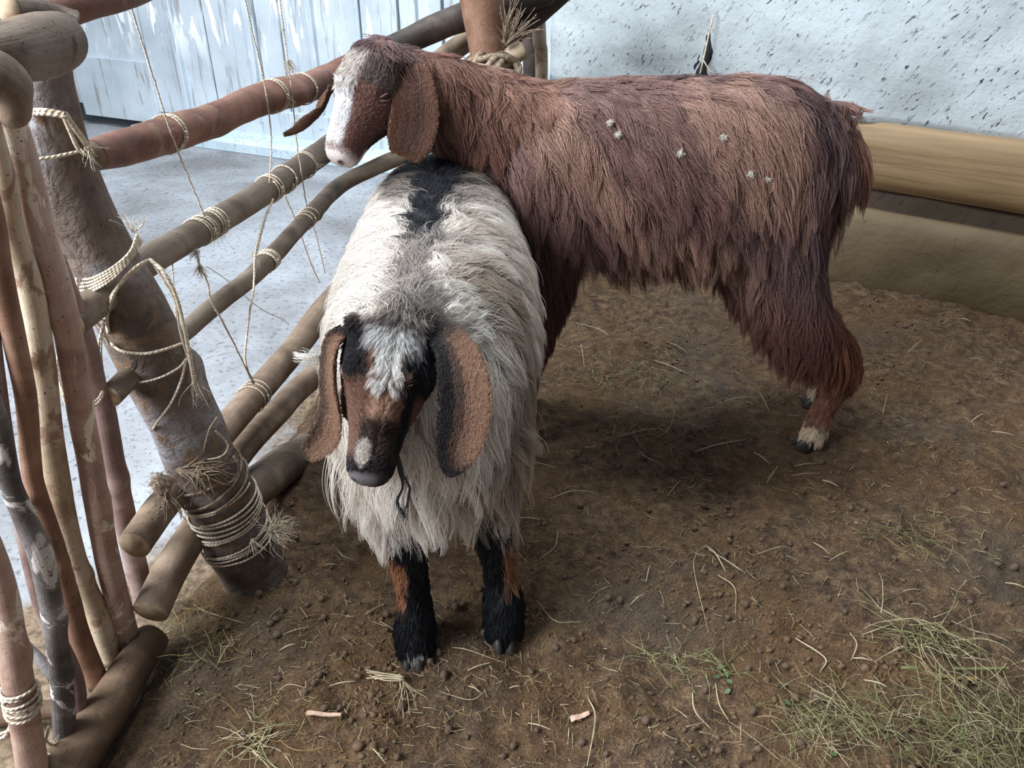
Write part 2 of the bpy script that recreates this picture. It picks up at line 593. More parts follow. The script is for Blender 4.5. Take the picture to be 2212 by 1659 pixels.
def wall_strip(name, s0, s1, z0, z1, off, mat, amp=0.006, seed=1, bulge=0.0, thick=0.25, step=0.03, round_end=0.0):
    """slab along the wall line; front face undulates. local x runs along the wall"""
    ns, nz = max(2, int((s1 - s0) / step)), max(4, int((z1 - z0) / step))
    S, Z = np.meshgrid(np.linspace(s0, s1, ns), np.linspace(z0, z1, nz))
    dis = fbm(S.ravel(), Z.ravel(), [(1.3, amp), (5, amp * 0.6), (14, amp * 0.3)], seed).reshape(S.shape)
    q = (Z - z0) / (z1 - z0) * 2 - 1
    D = off + dis + bulge * np.sqrt(np.clip(1 - q * q, 0, 1))
    if round_end:
        e = np.clip((S - (s1 - round_end)) / round_end, 0, 1)
        D = D - round_end * (1 - np.sqrt(np.clip(1 - e * e, 0, 1)))
    V = [(s, d, z) for s, d, z in zip(S.ravel(), D.ravel(), Z.ravel())]
    idx = np.arange(ns * nz).reshape(nz, ns)
    F = [(int(a), int(b), int(c), int(d_)) for a, b, c, d_ in zip(idx[:-1, :-1].ravel(), idx[:-1, 1:].ravel(), idx[1:, 1:].ravel(), idx[1:, :-1].ravel())]
    b0 = len(V)
    V += [(s, -thick, z) for s, z in zip(S.ravel(), Z.ravel())]
    F += [(a + b0, d_ + b0, c + b0, b + b0) for a, b, c, d_ in F[:]]
    loop = list(idx[0, :]) + list(idx[1:, -1]) + list(idx[-1, -2::-1]) + list(idx[-2:0:-1, 0])
    for i in range(len(loop)):
        a, b = int(loop[i]), int(loop[(i + 1) % len(loop)])
        F.append((a, a + b0, b + b0, b))
    o = mesh_obj(name, V, F, mat)
    # local x along WD, local y along the normal WN
    mw = Matrix(((WD[0], WN[0], 0, A_[0]), (WD[1], WN[1], 0, A_[1]), (0, 0, 1, 0), (0, 0, 0, 1)))
    o.matrix_world = mw
    bm = bmesh.new()
    bm.from_mesh(o.data)
    bmesh.ops.recalc_face_normals(bm, faces=bm.faces)
    bm.to_mesh(o.data)
    bm.free()
    return o


S_END = 1.31
tag(wall_strip('wall_right', -2.2, S_END, 0.54, 2.6, 0.0, M['plaster'], 0.016, 2, round_end=0.09, step=0.025), kind='structure')
tag(wall_strip('trim_1', -2.2, S_END - 0.10, 0.335, 0.545, -0.005, M['beam'], 0.004, 5, bulge=0.022), kind='structure')
tag(wall_strip('wall_right_recess', -2.2, S_END - 0.10, 0.22, 0.36, -0.045, M['mud'], 0.02, 6, step=0.018), kind='structure')
tag(wall_strip('wall_right_plinth', -2.2, S_END - 0.10, -0.04, 0.265, 0.0, M['lowband'], 0.012, 7, bulge=0.03), kind='structure')


# dark crack with a bit of twine in the wall
def wallpt(px, py, off=0.02):
    d = ray(px, py)
    n3 = np.array([WN[0], WN[1], 0])
    a3 = np.array([A_[0], A_[1], 0]) + n3 * off
    t = np.dot(a3 - np.array([0, 0, CAM_H]), n3) / np.dot(d, n3)
    return np.array([0, 0, CAM_H]) + d * t


m, nt, bs = new_mat('crack_black')
bs.inputs['Base Color'].default_value = srgb(20, 22, 26)
bs.inputs['Roughness'].default_value = 1
cr = tubes_obj('wall_crack', [(catmull([wallpt(1538, 20, 0.0), wallpt(1533, 70, 0.0), wallpt(1530, 110, 0.0), wallpt(1522, 165, -0.006)], 30), [0.003, 0.006, 0.012, 0.026, 0.03], 8, 0.35, 60, 3),
                              (catmull([wallpt(1512, 90, 0.0), wallpt(1510, 130, 0.0), wallpt(1514, 165, -0.004)], 16), [0.002, 0.009, 0.018], 8, 0.4, 60, 5)], [m])
tag(cr, 'dark vertical crack in the white plaster above the brown goat', 'crack')
tag(tubes_obj('hanging_twine', [(catmull([wallpt(1541, 32, 0.04), wallpt(1530, 80, 0.05), wallpt(1519, 130, 0.06), wallpt(1512, 160, 0.05)], 24), [0.003], 6),
                               (catmull([wallpt(1519, 130, 0.06), wallpt(1536, 158, 0.05)], 8), [0.0025], 6)], [M['twine']]),
    'short grey string hanging in front of the wall crack', 'string')
R_ = np.random.default_rng(5)

# left / back: white board wall (old door) with a plastered kerb
D0, D1 = G(162, 262, -0.03)[:2], G(680, 330, -0.03)[:2]
DD = (D1 - D0) / np.linalg.norm(D1 - D0)
DN = np.array([DD[1], -DD[0]])
if DN[1] > 0:
    DN = -DN


def door_place(o):
    o.matrix_world = Matrix(((DD[0], DN[0], 0, D0[0]), (DD[1], DN[1], 0, D0[1]), (0, 0, 1, 0), (0, 0, 0, 1)))
    return o


def box_vf(x0, x1, y0, y1, z0, z1, base=0):
    V = [(x, y, z) for x in (x0, x1) for y in (y0, y1) for z in (z0, z1)]
    F = [(0, 1, 3, 2), (4, 6, 7, 5), (0, 4, 5, 1), (2, 3, 7, 6), (0, 2, 6, 4), (1, 5, 7, 3)]
    return V, [tuple(base + i for i in f) for f in F]


def boxes(name, bl, mat, parent=None, bev=0.004):
    V, F = [], []
    for b in bl:
        v, f = box_vf(*b, base=len(V))
        V += v
        F += f
    o = mesh_obj(name, V, F, mat, parent, False)
    bm = bmesh.new()
    bm.from_mesh(o.data)
    bmesh.ops.recalc_face_normals(bm, faces=bm.faces)
    if bev:
        bmesh.ops.bevel(bm, geom=bm.edges[:], offset=bev, segments=1, affect='EDGES')
    bm.to_mesh(o.data)
    bm.free()
    return o


back = door_place(boxes('wall_back', [(-1.6, 4.6, -0.22, -0.06, -0.05, 2.6)], M['gap'], bev=0))
tag(back, kind='structure')


def door_s(px):
    """distance along the board wall of the picture column px, at floor level"""
    a = (px - 1106.0)
    best = None
    for s in np.linspace(-1.5, 4.5, 1200):
        p = D0 + DD * s
        dep = p[1] * CT + CAM_H * 0.8 * ST
        x = p[0] / dep * FPX
        if best is None or abs(x - a) < best[0]:
            best = (abs(x - a), s)
    return best[1]


cuts = [-300, -180, -60, 60, 170, 325, 392, 463, 570, 620, 690, 790, 870, 960, 1060, 1160, 1260]
dr = empty('door_1')
dr.matrix_world = Matrix(((DD[0], DN[0], 0, D0[0]), (DD[1], DN[1], 0, D0[1]), (0, 0, 1, 0), (0, 0, 0, 1)))
tag(dr, kind='structure')
for a, b in zip(cuts[:-1], cuts[1:]):
    s0, s1 = door_s(a), door_s(b)
    th = R_.uniform(-0.006, 0.006)
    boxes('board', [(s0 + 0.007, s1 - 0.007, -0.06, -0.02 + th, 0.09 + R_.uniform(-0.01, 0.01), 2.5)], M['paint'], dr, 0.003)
s0, s1 = door_s(165), door_s(330)
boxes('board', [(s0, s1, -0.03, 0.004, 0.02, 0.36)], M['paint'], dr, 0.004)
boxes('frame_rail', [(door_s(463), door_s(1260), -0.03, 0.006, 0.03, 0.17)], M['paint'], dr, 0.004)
for px in (398, 560, 690, 905):
    s = door_s(px) + 0.03
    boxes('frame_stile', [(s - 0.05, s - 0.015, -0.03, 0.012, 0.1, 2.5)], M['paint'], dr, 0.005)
kb = door_place(boxes('baseboard_back', [(door_s(300), 4.6, -0.04, 0.16, -0.05, 0.035)], M['bluewash'], bev=0.02))
tag(kb, kind='structure')

# ------------------------------------------------------------------ fence: thick leaning post
POSTP = [P(90, 110, 1.09), P(100, 210, 1.095), P(132, 355, 1.10), P(212, 540, 1.12), P(282, 669, 1.14), P(338, 787, 1.15), P(402, 922, 1.16),
         P(440, 1010, 1.17), P(470, 1060, 1.175), P(511, 1159, 1.18), P(552, 1245, 1.18), P(570, 1300, 1.18) - np.array([0, 0, .05])]
post, post_path = log('fence_post', POSTP, [0.034, 0.038, 0.042, 0.049, 0.056, 0.058, 0.059, 0.060, 0.062, 0.064, 0.064, 0.066], 'bark',
                      'thick bark-covered fence post leaning left, wrapped in twine', n=110, seg=40, rough=0.045, rs=16, seed=4,
                      knots=[(0.47, 5.2, 0.018, 0.03), (0.62, 0.5, 0.012, 0.04), (0.8, 4.6, 0.014, 0.03)], cat='post')

# horizontal rails, all in the plane of the fence
RAILG = 'round rails of the twine-tied fence'
def FPS(pts):
    return [FP(*p) for p in pts]

RAILS = {}
RADII = {}
def rail(key, pts, radii, mat, label, seed, rough=0.04, knots=(), n=80):
    o, path = log('fence_rail', pts, radii, mat, label, RAILG, n=n, seg=24, rough=rough, rs=24, seed=seed, knots=knots, cat='rail')
    RAILS[key] = path
    RADII[key] = radii
    return o

rail('r0', [P(50, 60, 1.04), P(150, 14, 1.10), P(260, -16, 1.22), P(350, -50, 1.4)], [0.024, 0.022, 0.022, 0.022], 'redrail',
     'red-brown rail at the fence top running behind the big stub', 21)
rail('r1', FPS([(196, 338), (260, 322), (360, 290), (450, 262), (520, 232), (590, 207), (660, 190), (720, 165)]) + [P(800, 128, 2.35)],
     [0.022, 0.026, 0.029, 0.030, 0.030, 0.033, 0.034, 0.036, 0.04], 'redrail', 'upper red-brown rail reaching the brown goat\'s face', 22, 0.06,
     knots=[(0.10, 1.5, 0.008, 0.02), (0.33, 4.2, 0.007, 0.03), (0.62, 2.0, 0.010, 0.03)])
rail('r2', FPS([(150, 700), (310, 572), (430, 500), (530, 440), (620, 382), (690, 334), (760, 286)]) + [np.array([-.16, 2.40, .70])], [0.022, 0.024, 0.0245, 0.026, 0.028, 0.03, 0.032, .032], 'greyrail',
     'grey-brown rail ending under the brown goat\'s muzzle', 23, 0.02, knots=[(0.86, 1.0, 0.006, 0.03)])
rail('r3', FPS([(236, 858), (330, 765), (400, 715), (470, 655), (540, 600), (600, 540), (680, 455), (760, 385)]) + [np.array([-.16, 2.40, .56])], [0.018, 0.0175, 0.017, 0.018, 0.019, 0.02, 0.021, 0.023, .023], 'greyrail',
     'thin knotty rail with small twig stubs', 24, 0.05, knots=[(0.42, 4.4, 0.022, 0.008), (0.44, 1.2, 0.010, 0.010), (0.58, 2.6, 0.007, 0.010), (0.74, 3.0, 0.006, 0.01)])
rail('r4', FPS([(290, 1178), (345, 1100), (420, 1010), (482, 932), (560, 842), (640, 750), (700, 670), (780, 590)]) + [np.array([-.17, 2.40, .32])], [0.0265, 0.027, 0.027, 0.0285, 0.030, 0.031, 0.033, 0.034, 0.034], 'tanrail',
     'round rail whose upper sawn end sticks out past the post', 25, 0.015)
rail('r5', FPS([(325, 1322), (372, 1225), (430, 1130), (510, 990), (600, 890), (690, 802)]) + [np.array([-.17, 2.40, .16])], [0.030, 0.030, 0.029, 0.0275, 0.029, 0.031, 0.032], 'tanrail',
     'round rail whose lower sawn end nearly touches the hay', 26, 0.015)
rail('r6', [FP(530, 1075, 0.02), FP(560, 1045, 0.02), FP(620, 1000, 0.02), FP(700, 935, 0.02), np.array([-.35, 2.30, .04])], [0.04, 0.042, 0.045, 0.05, 0.05], 'greyrail',
     'thick ground log at the foot of the fence behind white goat', 27, 0.03)
# fence top at the back, beside the wall corner
BACKG = 'poles lashed together at the back corner'
log('back_rail', [P(800, 120, 2.35), P(880, 88, 2.40), P(960, 52, 2.44), P(1050, 20, 2.50), P(1180, -25, 2.60)], [0.03, 0.034, 0.036, 0.04, 0.045], 'darkpost',
    'dark back rail leading from the goat\'s head to the round post', BACKG, rough=0.04, seed=31, cat='rail')
log('back_post', [P(1035, -40, 2.42), P(1045, 40, 2.42), P(1055, 110, 2.43), P(1062, 175, 2.44), np.array([-.055, 2.46, .45]), np.array([-.05, 2.47, -.03])], [0.062, 0.058, 0.054, 0.050, 0.052, 0.055], 'brown',
    'round brown post with a rope knot behind the brown goat', None, rough=0.02, seed=32, cat='post')
log('back_rail', [P(930, 150, 2.52), P(985, 105, 2.54), P(1045, 65, 2.56), P(1110, 20, 2.60)], [0.030, 0.03, 0.028, 0.028], 'tanrail',
    'split pale-edged rail passing behind the round back post', BACKG, rough=0.06, seed=33, cat='rail')
log('back_rail', [P(1085, 75, 2.62), P(1125, 40, 2.64), P(1175, 0, 2.66), P(1230, -50, 2.68)], [0.052, 0.052, 0.050, 0.05], 'darkpost',
    'dark thick beam sloping up right of the round back post', BACKG, rough=0.05, seed=34, cat='rail')
log('back_stub', [P(1030, 170, 2.38), P(1080, 140, 2.40), P(1128, 104, 2.42)], [0.026, 0.028, 0.027], 'cream',
    'short pale pole end poking out behind the rope knot', BACKG, n=24, rough=0.03, seed=35, cat='pole')
log('back_stub', [P(975, 178, 2.46), P(1005, 150, 2.47), P(1045, 118, 2.48)], [0.018, 0.024, 0.024], 'tanrail',
    'broken pole stub left of the round back post', BACKG, n=24, rough=0.08, seed=36, cat='pole')
log('back_post', [P(1162, 20, 2.70), P(1166, 90, 2.72), P(1170, 170, 2.74), np.array([.10, 2.76, -.03])], [0.022, 0.021, 0.02, 0.02], 'cream',
    'thin yellowish upright post touching the wall corner', None, rough=0.02, seed=37, cat='post')
log('back_post', [P(1140, 40, 2.9), P(1143, 110, 2.9), P(1148, 180, 2.9), np.array([.06, 2.9, -.03])], [0.028, 0.028, 0.028, 0.03], 'darkpost',
    'dark upright pole between round post and wall corner', None, rough=0.04, seed=38, cat='post')

# ------------------------------------------------------------------ left fence: upright sticks
STG = 'upright sticks of the left fence'
def stick(pts, wid, mat, label, seed, y0, y1, knots=(), rough=0.035, extra=None, sub=0.0):
    """pts: pixels top to bottom; forward distance runs y0 (top) .. y1 (foot)"""
    ys = np.array([p[1] for p in pts], float)
    f = (ys - ys[0]) / (ys[-1] - ys[0])
    pp = [P(p[0], p[1], y0 + (y1 - y0) * q) for p, q in zip(pts, f)]
    pp[-1] = pp[-1] - np.array([0, 0, sub])
    ax = [p[1] * CT + (CAM_H - p[2]) * ST for p in pp]
    rad = [w_ * 0.5 / FPX * a for w_, a in zip(np.interp(f, np.linspace(0, 1, len(wid)), wid), ax)]
    path = catmull(pp, 90)
    sp = [(path, rad, 20, rough, 20, seed, knots)]
    if extra:
        sp += extra
    o = tubes_obj('fence_stick', sp, [M[mat], M['cut']])
    tag(o, label, 'stick', STG)
    return path


def twig(p0, p1, r0, r1, seed):
    return (catmull([p0, (np.array(p0) + np.array(p1)) / 2 + np.array([0, 0, 0.004]), p1], 12), [r0, (r0 + r1) / 2, r1], 10, 0.06, 50, seed)

ya = G(285, 1402)[1]
stA = stick([(8, 235), (42, 330), (85, 500), (120, 610), (143, 700), (166, 838), (182, 930), (196, 1000), (230, 1200), (256, 1300), (284, 1412)], [70, 66, 62, 58, 54, 50, 50, 48], 'pink',
            'pink and cream upright stick, thickest of the left fence', 41, 0.84, ya, [(0.26, 2.0, 0.004, 0.02), (0.62, 5, 0.004, 0.02)])
stB = stick([(120, 560), (179, 730), (205, 838), (225, 885), (243, 985), (270, 1119), (298, 1238), (318, 1312)], [44, 50, 50, 44, 46, 46, 44], 'purple',
            'purple-brown upright stick just behind the pink one', 42, 1.0, 1.09, [(0.55, 0.4, 0.004, 0.02)])
stC = stick([(-40, 200), (8, 380), (27, 500), (62, 612), (82, 720), (94, 810), (108, 940), (123, 1030), (139, 1119), (170, 1238), (207, 1318), (243, 1425)], [40, 46, 50, 52, 54, 54, 52, 46, 44], 'cream',
            'cream upright stick with peeling bark, second from the pink one', 43, 0.80, G(243, 1425)[1], [(0.33, 1.8, 0.005, 0.015), (0.78, 5.2, 0.005, 0.02)])
stD = stick([(-60, 300), (-18, 450), (2, 580), (24, 700), (47, 810), (58, 880), (67, 1000), (75, 1050), (97, 1119), (121, 1198), (150, 1298), (173, 1377), (214, 1478)], [40, 44, 46, 48, 44, 42, 40, 44, 46, 44], 'brown',
            'reddish-brown upright stick with a snapped knot', 44, 0.76, G(214, 1478)[1], [(0.53, 1.5, 0.007, 0.012), (0.68, 0.7, 0.006, 0.012), (0.90, 3.4, 0.012, 0.012)])
pE = [P(60, 1392, 0.86), P(105, 1440, 0.83)]
stE = stick([(-70, 700), (-30, 830), (0, 925), (22, 1040), (54, 1119), (89, 1198), (108, 1290), (118, 1357), (129, 1437), (137, 1530), (140, 1612)], [34, 38, 40, 42, 46, 50, 46, 44, 48, 44], 'darkstick',
            'dark grey rough stick with a forked twig near its foot', 45, 0.70, G(140, 1612)[1], [(0.6, 0.5, 0.004, 0.02), (0.75, 0.0, 0.005, 0.015)],
            extra=[twig(P(52, 1388, 0.845), P(118, 1462, 0.822), 0.006, 0.010, 3)])
stF = stick([(-50, 1100), (-10, 1210), (12, 1298), (25, 1377), (37, 1457), (52, 1540), (64, 1616), (74, 1700)], [40, 48, 56, 60, 62, 62, 64], 'pink',
            'pinkish leftmost stick at the bottom corner, tied with twine', 46, 0.68, G(74, 1700)[1], [(0.45, 5.5, 0.004, 0.02)])
stG = stick([(-70, 480), (-30, 620), (-8, 800), (20, 1000), (60, 1180), (100, 1330), (165, 1480), (160, 1600)], [30, 30, 32, 34, 36, 36, 34], 'purple',
            'thin dark stick half hidden behind the grey one', 47, 0.80, G(165, 1560)[1])
# sill log
g = [G(120, 1700, 0.01), G(160, 1640, 0.012), G(222, 1548, 0.015), G(285, 1445, 0.018), G(330, 1375, 0.02)]
log('sill_log', g, [0.040, 0.038, 0.036, 0.034, 0.030], 'soiled', 'brown sill log on the ground under the upright sticks', None, n=50, rough=0.05, seed=51, cat='log')
g2 = [G(-40, 1560, 0.0), G(60, 1540, 0.0), G(150, 1530, 0.0), G(200, 1540, 0.0)]
log('ground_branch', g2, [0.018, 0.016, 0.015, 0.012], 'soiled', 'low brown branch on the ground behind the leftmost sticks', None, n=30, rough=0.06, seed=52, cat='branch')

# big stub with a knuckle at the top left
kn = P(120, 100, 0.86)
stub = empty('top_log')
tag(stub, 'big smooth grey-brown log stub with a worn knuckle, top left corner', 'log')
path = catmull([P(-60, 130, 0.80), P(0, 120, 0.82), P(55, 108, 0.85), P(100, 98, 0.88), P(130, 86, 0.91), P(146, 78, 0.93)], 50)
tubes_obj('trunk', [(path, [0.024, 0.027, 0.030, 0.031, 0.028, 0.014], 28, 0.03, 24, 61, [(0.88, 3.6, 0.006, 0.02)])], [M['oldlog'], M['oldlog']], stub)
path = catmull([P(18, 22, 0.87), P(60, 28, 0.90), P(105, 42, 0.92), P(140, 66, 0.93)], 24)
tubes_obj('branch_stub', [(path, [0.012, 0.014, 0.018, 0.026], 16, 0.04, 30, 62)], [M['oldlog'], M['cut']], stub)
tubes_obj('bark_chip', [(catmull([P(150, 130, 0.90), P(160, 150, 0.90)], 8), [0.008, 0.001], 8, 0.1, 50, 2)], [M['brown'], M['brown']], stub)
lg = empty('fork_log')
tag(lg, 'dark-ended forked log under the grey stub, top left corner', 'log')
path = catmull([P(-60, 150, 0.78), P(-10, 165, 0.79), P(22, 195, 0.80), P(22, 245, 0.82)], 40)
tubes_obj('trunk', [(path, [0.022, 0.022, 0.020, 0.012], 24, 0.08, 26, 64, [(0.8, 2, 0.008, 0.02)])], [M['tanrail'], M['cut']], lg)
tubes_obj('frayed_bark', [(catmull([P(0 + 12 * i, 190, 0.79), P(14 + 11 * i, 262 + 6 * (i % 2), 0.80)], 10), [0.007, 0.003], 6, 0.1, 60, i) for i in range(4)], [M['brown'], M['cut']], lg)

# ------------------------------------------------------------------ twine
def wrap_path(path, u0, u1, turns, rad, jitter=0.0, seed=0, n=None, ph=0.0):
    R = np.random.default_rng(seed)
    n = n or int(abs(turns) * 26) + 4
    t, N, B = frames(path)
    out = []
    ja = R.uniform(0, 6.28, 3)
    for k in range(n):
        q = k / (n - 1)
        u = u0 + (u1 - u0) * q
        f = u * (len(path) - 1)
        i = min(int(f), len(path) - 2)
        w_ = f - i
        c = path[i] * (1 - w_) + path[i + 1] * w_
        nn = N[i]
        bb = B[i]
        a = ph + q * turns * 2 * math.pi
        r = rad(u) if callable(rad) else rad
        c2 = c + t[i] * jitter * (math.sin(a * 1.0 + ja[0]) + 0.5 * math.sin(a * 0.5 + ja[1]))
        out.append(c2 + r * (math.cos(a) * nn + math.sin(a) * bb))
    return np.array(out)


def fray(center, dirv, n, length, spread, r, seed, curl=0.3):
    R = np.random.default_rng(seed)
    sp = []
    dirv = np.array(dirv, float)
    dirv /= np.linalg.norm(dirv)
    for i in range(n):
        d = dirv + R.normal(0, spread, 3)
        d /= np.linalg.norm(d)
        l = length * R.uniform(0.5, 1.1)
        p = np.array(center) + R.normal(0, 0.002, 3)
        pts = [p]
        for k in range(4):
            d = d + R.normal(0, curl, 3) * 0.6 + np.array([0, 0, -0.05])
            d /= np.linalg.norm(d)
            p = p + d * l / 4
            pts.append(p)
        sp.append((catmull(pts, 9), [r, r, r * 0.5], 4))
    return sp


LASHG = 'twine lashings tied round the rails'
def lash(key, u, radius, turns, width, label, seed, tr=0.0016, fr=None, mat='twine'):
    path = RAILS[key]
    radius = float(np.interp(u, np.linspace(0, 1, len(RADII[key])), RADII[key])) * 1.02
    tr = tr * .82
    sp = [(wrap_path(path, u - width / 2, u + width / 2, turns, radius + tr, 0.004, seed, ph=seed), [tr], 6)]
    c = path_at(path, u) + FN * (radius + 0.003)
    ring = [c + np.array([0.0, 0.004 * math.cos(a), 0.005 * math.sin(a)]) + FN * 0.002 * math.sin(3 * a) for a in np.linspace(0, 11, 24)]
    sp.append((np.array(ring), [tr], 6))
    if fr:
        sp += fray(c, fr[0], fr[1], fr[2] * .6, 0.35, 0.0003, seed)
    o = tubes_obj('twine_lashing', sp, [M[mat]])
    tag(o, label, 'lashing', LASHG)
    return o


def u_at(key, px):
    path = RAILS[key]
    best = (1e9, 0)
    for i, p in enumerate(path):
        dep = p[1] * CT + (CAM_H - p[2]) * ST
        x = 1106 + p[0] / dep * FPX
        if abs(x - px) < best[0]:
            best = (abs(x - px), i / (len(path) - 1))
    return best[1]


lash('r1', u_at('r1', 366), 0.031, 3, 0.014, 'twine lashing on the upper red rail, nearest the thick post', 2, fr=((-1, 0, -0.2), 7, 0.04))
lash('r1', u_at('r1', 585), 0.035, 3, 0.020, 'twine lashing in the middle of the upper red rail', 3, fr=((0.3, 0, -1), 9, 0.05))
lash('r1', u_at('r1', 652), 0.037, 2, 0.012, 'twine lashing on the upper red rail beside the goat\'s ear', 4)
lash('r2', u_at('r2', 430), 0.026, 4, 0.030, 'wide twine lashing on the grey rail nearest the thick post', 5, fr=((0, 0, -1), 16, 0.05))
lash('r2', u_at('r2', 462), 0.026, 4, 0.022, 'twine lashing on the grey rail under the first long string', 6)
lash('r2', u_at('r2', 580), 0.028, 2.5, 0.020, 'loose pale twine ring round the middle of the grey rail', 7, tr=0.0024)
lash('r2', u_at('r2', 615), 0.029, 1.5, 0.014, 'single pale twine ring on the grey rail near the muzzle', 8, tr=0.0024)
lash('r3', u_at('r3', 580), 0.021, 4, 0.026, 'thick twine coil round the thin knotty rail', 9, tr=0.0028)
lash('r3', u_at('r3', 665), 0.022, 3, 0.030, 'twine lashing high on the thin knotty rail', 10)
lash('r4', u_at('r4', 548), 0.031, 3, 0.030, 'twine lashing where two strings meet on the tan rail', 11, fr=((0.2, 0, -1), 10, 0.04))
lash('r2', u_at('r2', 655), 0.031, 2, 0.014, 'twine lashing on the grey rail right under the muzzle', 12, fr=((1, 0, -0.2), 6, 0.04))

STRG = 'strings stretched between the rails'
def string(pts, label, r=0.0015, off=0.035, seed=0, fr=None):
    R = np.random.default_rng(seed + 50)
    pp = [FP(x, y, off if not isinstance(off, (list, tuple)) else off[i]) for i, (x, y) in enumerate(pts)]
    path = catmull(pp, 60) + R.normal(0, 0.0003, (60, 3))
    sp = [(path, [r], 6)]
    t = path[1:] - path[:-1]
    for k in range(0, 60, 5):
        sp += fray(path[min(k, 59)], R.normal(0, 1, 3), 1, 0.010, 0.3, 0.00022, seed * 100 + k)
    if fr:
        for (i, dv, n, L) in fr:
            sp += fray(pp[i], dv, n, L, 0.35, 0.0003, seed + i)
    tag(tubes_obj('fence_string', sp, [M['twine']]), label, 'string', STRG)


string([(275, -10), (300, 70), (335, 180), (366, 278), (400, 365), (442, 466)], 'long string slanting from the fence top past the red rail', seed=1)
string([(425, 540), (432, 575), (448, 610), (455, 645), (478, 690), (510, 752), (545, 826)], 'knotted string running from grey rail down to tan rail', seed=2, fr=[(1, (-0.2, 0, -1), 60, 0.028), (0, (-0.5, 0, -1), 40, 0.025)], r=0.0019)
string([(527, -10), (545, 70), (560, 130), (575, 205), (586, 300), (582, 395)], 'string crossing the white boards to the middle of grey rail', seed=3)
string([(590, 430), (570, 480), (552, 545), (548, 620), (536, 700), (530, 780), (548, 828)], 'pale doubled string from grey rail to the tan rail', seed=4, r=0.0022)
string([(578, 455), (566, 500), (556, 540)], 'short frayed second strand between grey and knotty rails', seed=5, fr=[(2, (-0.4, 0, -0.9), 16, 0.05)])
string([(603, -10), (612, 60), (622, 130), (632, 215), (640, 300), (652, 380), (664, 455)], 'frayed string by the ear over the white boards', seed=6, fr=[(2, (0.1, 0, -1), 50, 0.04), (1, (0, 0, -1), 6, 0.03)])
string([(616, 425), (640, 480), (668, 560), (690, 610)], 'string slanting down behind the white goat\'s shoulder', seed=7, off=0.0)
string([(676, 485), (688, 530), (702, 590)], 'short string hugging the white goat\'s left shoulder', seed=8, off=0.0)
string([(445, 575), (490, 605), (560, 665), (610, 690), (625, 702)], 'thin stray strand hanging loose behind the fence', seed=9, r=0.0009, off=-0.04)
string([(372, 565), (376, 640), (384, 720)], 'thin strand hanging just right of the thick post', seed=10, r=0.0012, off=0.0)
string([(676, 560), (680, 740), (676, 800)], 'thin strand beside the white goat under the rails', seed=11, r=0.0008, off=-0.03)

# rope work on the thick post
def post_r(u):
    return float(np.interp(u, np.linspace(0, 1, 12), [0.034, 0.038, 0.042, 0.049, 0.056, 0.058, 0.059, 0.060, 0.062, 0.064, 0.064, 0.066])) + 0.003


def post_u(py):
    best = (1e9, 0)
    for i, p in enumerate(post_path):
        d = p - np.array([0, 0, CAM_H])
        dep = d[1] * CT - d[2] * ST
        upc = d[1] * ST + d[2] * CT
        y = 829.5 - upc / dep * FPX
        if abs(y - py) < best[0]:
            best = (abs(y - py), i / (len(post_path) - 1))
    return best[1]


PG = 'twine wound round the thick post'
R9 = np.random.default_rng(19)
sp = []
def ploop(pts, r=0.002, n=50):
    """rope lying on the camera side of the post; pts are pixels with a forward distance"""
    return (catmull([P(*p) for p in pts], n), [r], 7)

for k in range(5):
    dx, dy = R9.uniform(-5, 5), k * 9
    sp.append(ploop([(296 + k * 3, 505 + dy * 0.4, 1.085), (280, 545 + dy * 0.5, 1.055), (240, 580 + dy * 0.7, 1.050), (195, 602 + dy * 0.8, 1.065), (166, 600 + dy, 1.10), (175, 585 + dy, 1.14)], 0.0019))
tag(tubes_obj('twine_coil', sp + fray(P(290, 500, 1.06), (0.1, 0, 1), 14, 0.035, 0.5, 0.0006, 3), [M['twine']]), 'pale twine coil high on the thick post, meeting the grey rail', 'twine', PG)
sp = []
for k in range(7):
    a = k * 7
    sp.append(ploop([(325 - a * 0.3, 560 + a * 0.2, 1.085), (300 - a * 0.2, 572 + a * 0.3, 1.062), (268 - a * 0.4, 600 + a * 0.6, 1.055), (240 - a * 0.2, 640 + a * 1.0, 1.065), (226 + a * 0.2, 680 + a * 0.8, 1.080), (232, 720, 1.10)], 0.0021))
tag(tubes_obj('twine_coil', sp, [M['twine']]), 'brown twine bundle wound diagonally across the thick post middle', 'twine', PG)
sp = [ploop([(165, 600, 1.07), (172, 640, 1.06), (196, 680, 1.06), (222, 715, 1.065), (236, 745, 1.08)], 0.002),
      ploop([(232, 735, 1.10), (262, 758, 1.07), (310, 764, 1.06), (355, 755, 1.07), (392, 742, 1.10)], 0.0024),
      ploop([(272, 818, 1.11), (300, 826, 1.085), (345, 816, 1.08), (385, 795, 1.095), (402, 775, 1.12)], 0.0018),
      ploop([(402, 775, 1.12), (392, 820, 1.10), (370, 870, 1.085), (345, 905, 1.085), (330, 928, 1.10)], 0.002),
      ploop([(325, 562, 1.08), (355, 590, 1.07), (380, 640, 1.07), (396, 700, 1.075), (408, 760, 1.085), (420, 830, 1.10)], 0.003),
      ploop([(328, 566, 1.08), (350, 600, 1.07), (378, 650, 1.07), (390, 720, 1.08), (412, 790, 1.09), (422, 815, 1.1)], 0.0018)]
tag(tubes_obj('twine_loop', sp + fray(P(421, 826, 1.10), (0, 0, -1), 14, 0.05, 0.25, 0.0006, 8), [M['twine']]), 'twine loops round the middle and right edge of thick post', 'twine', PG)
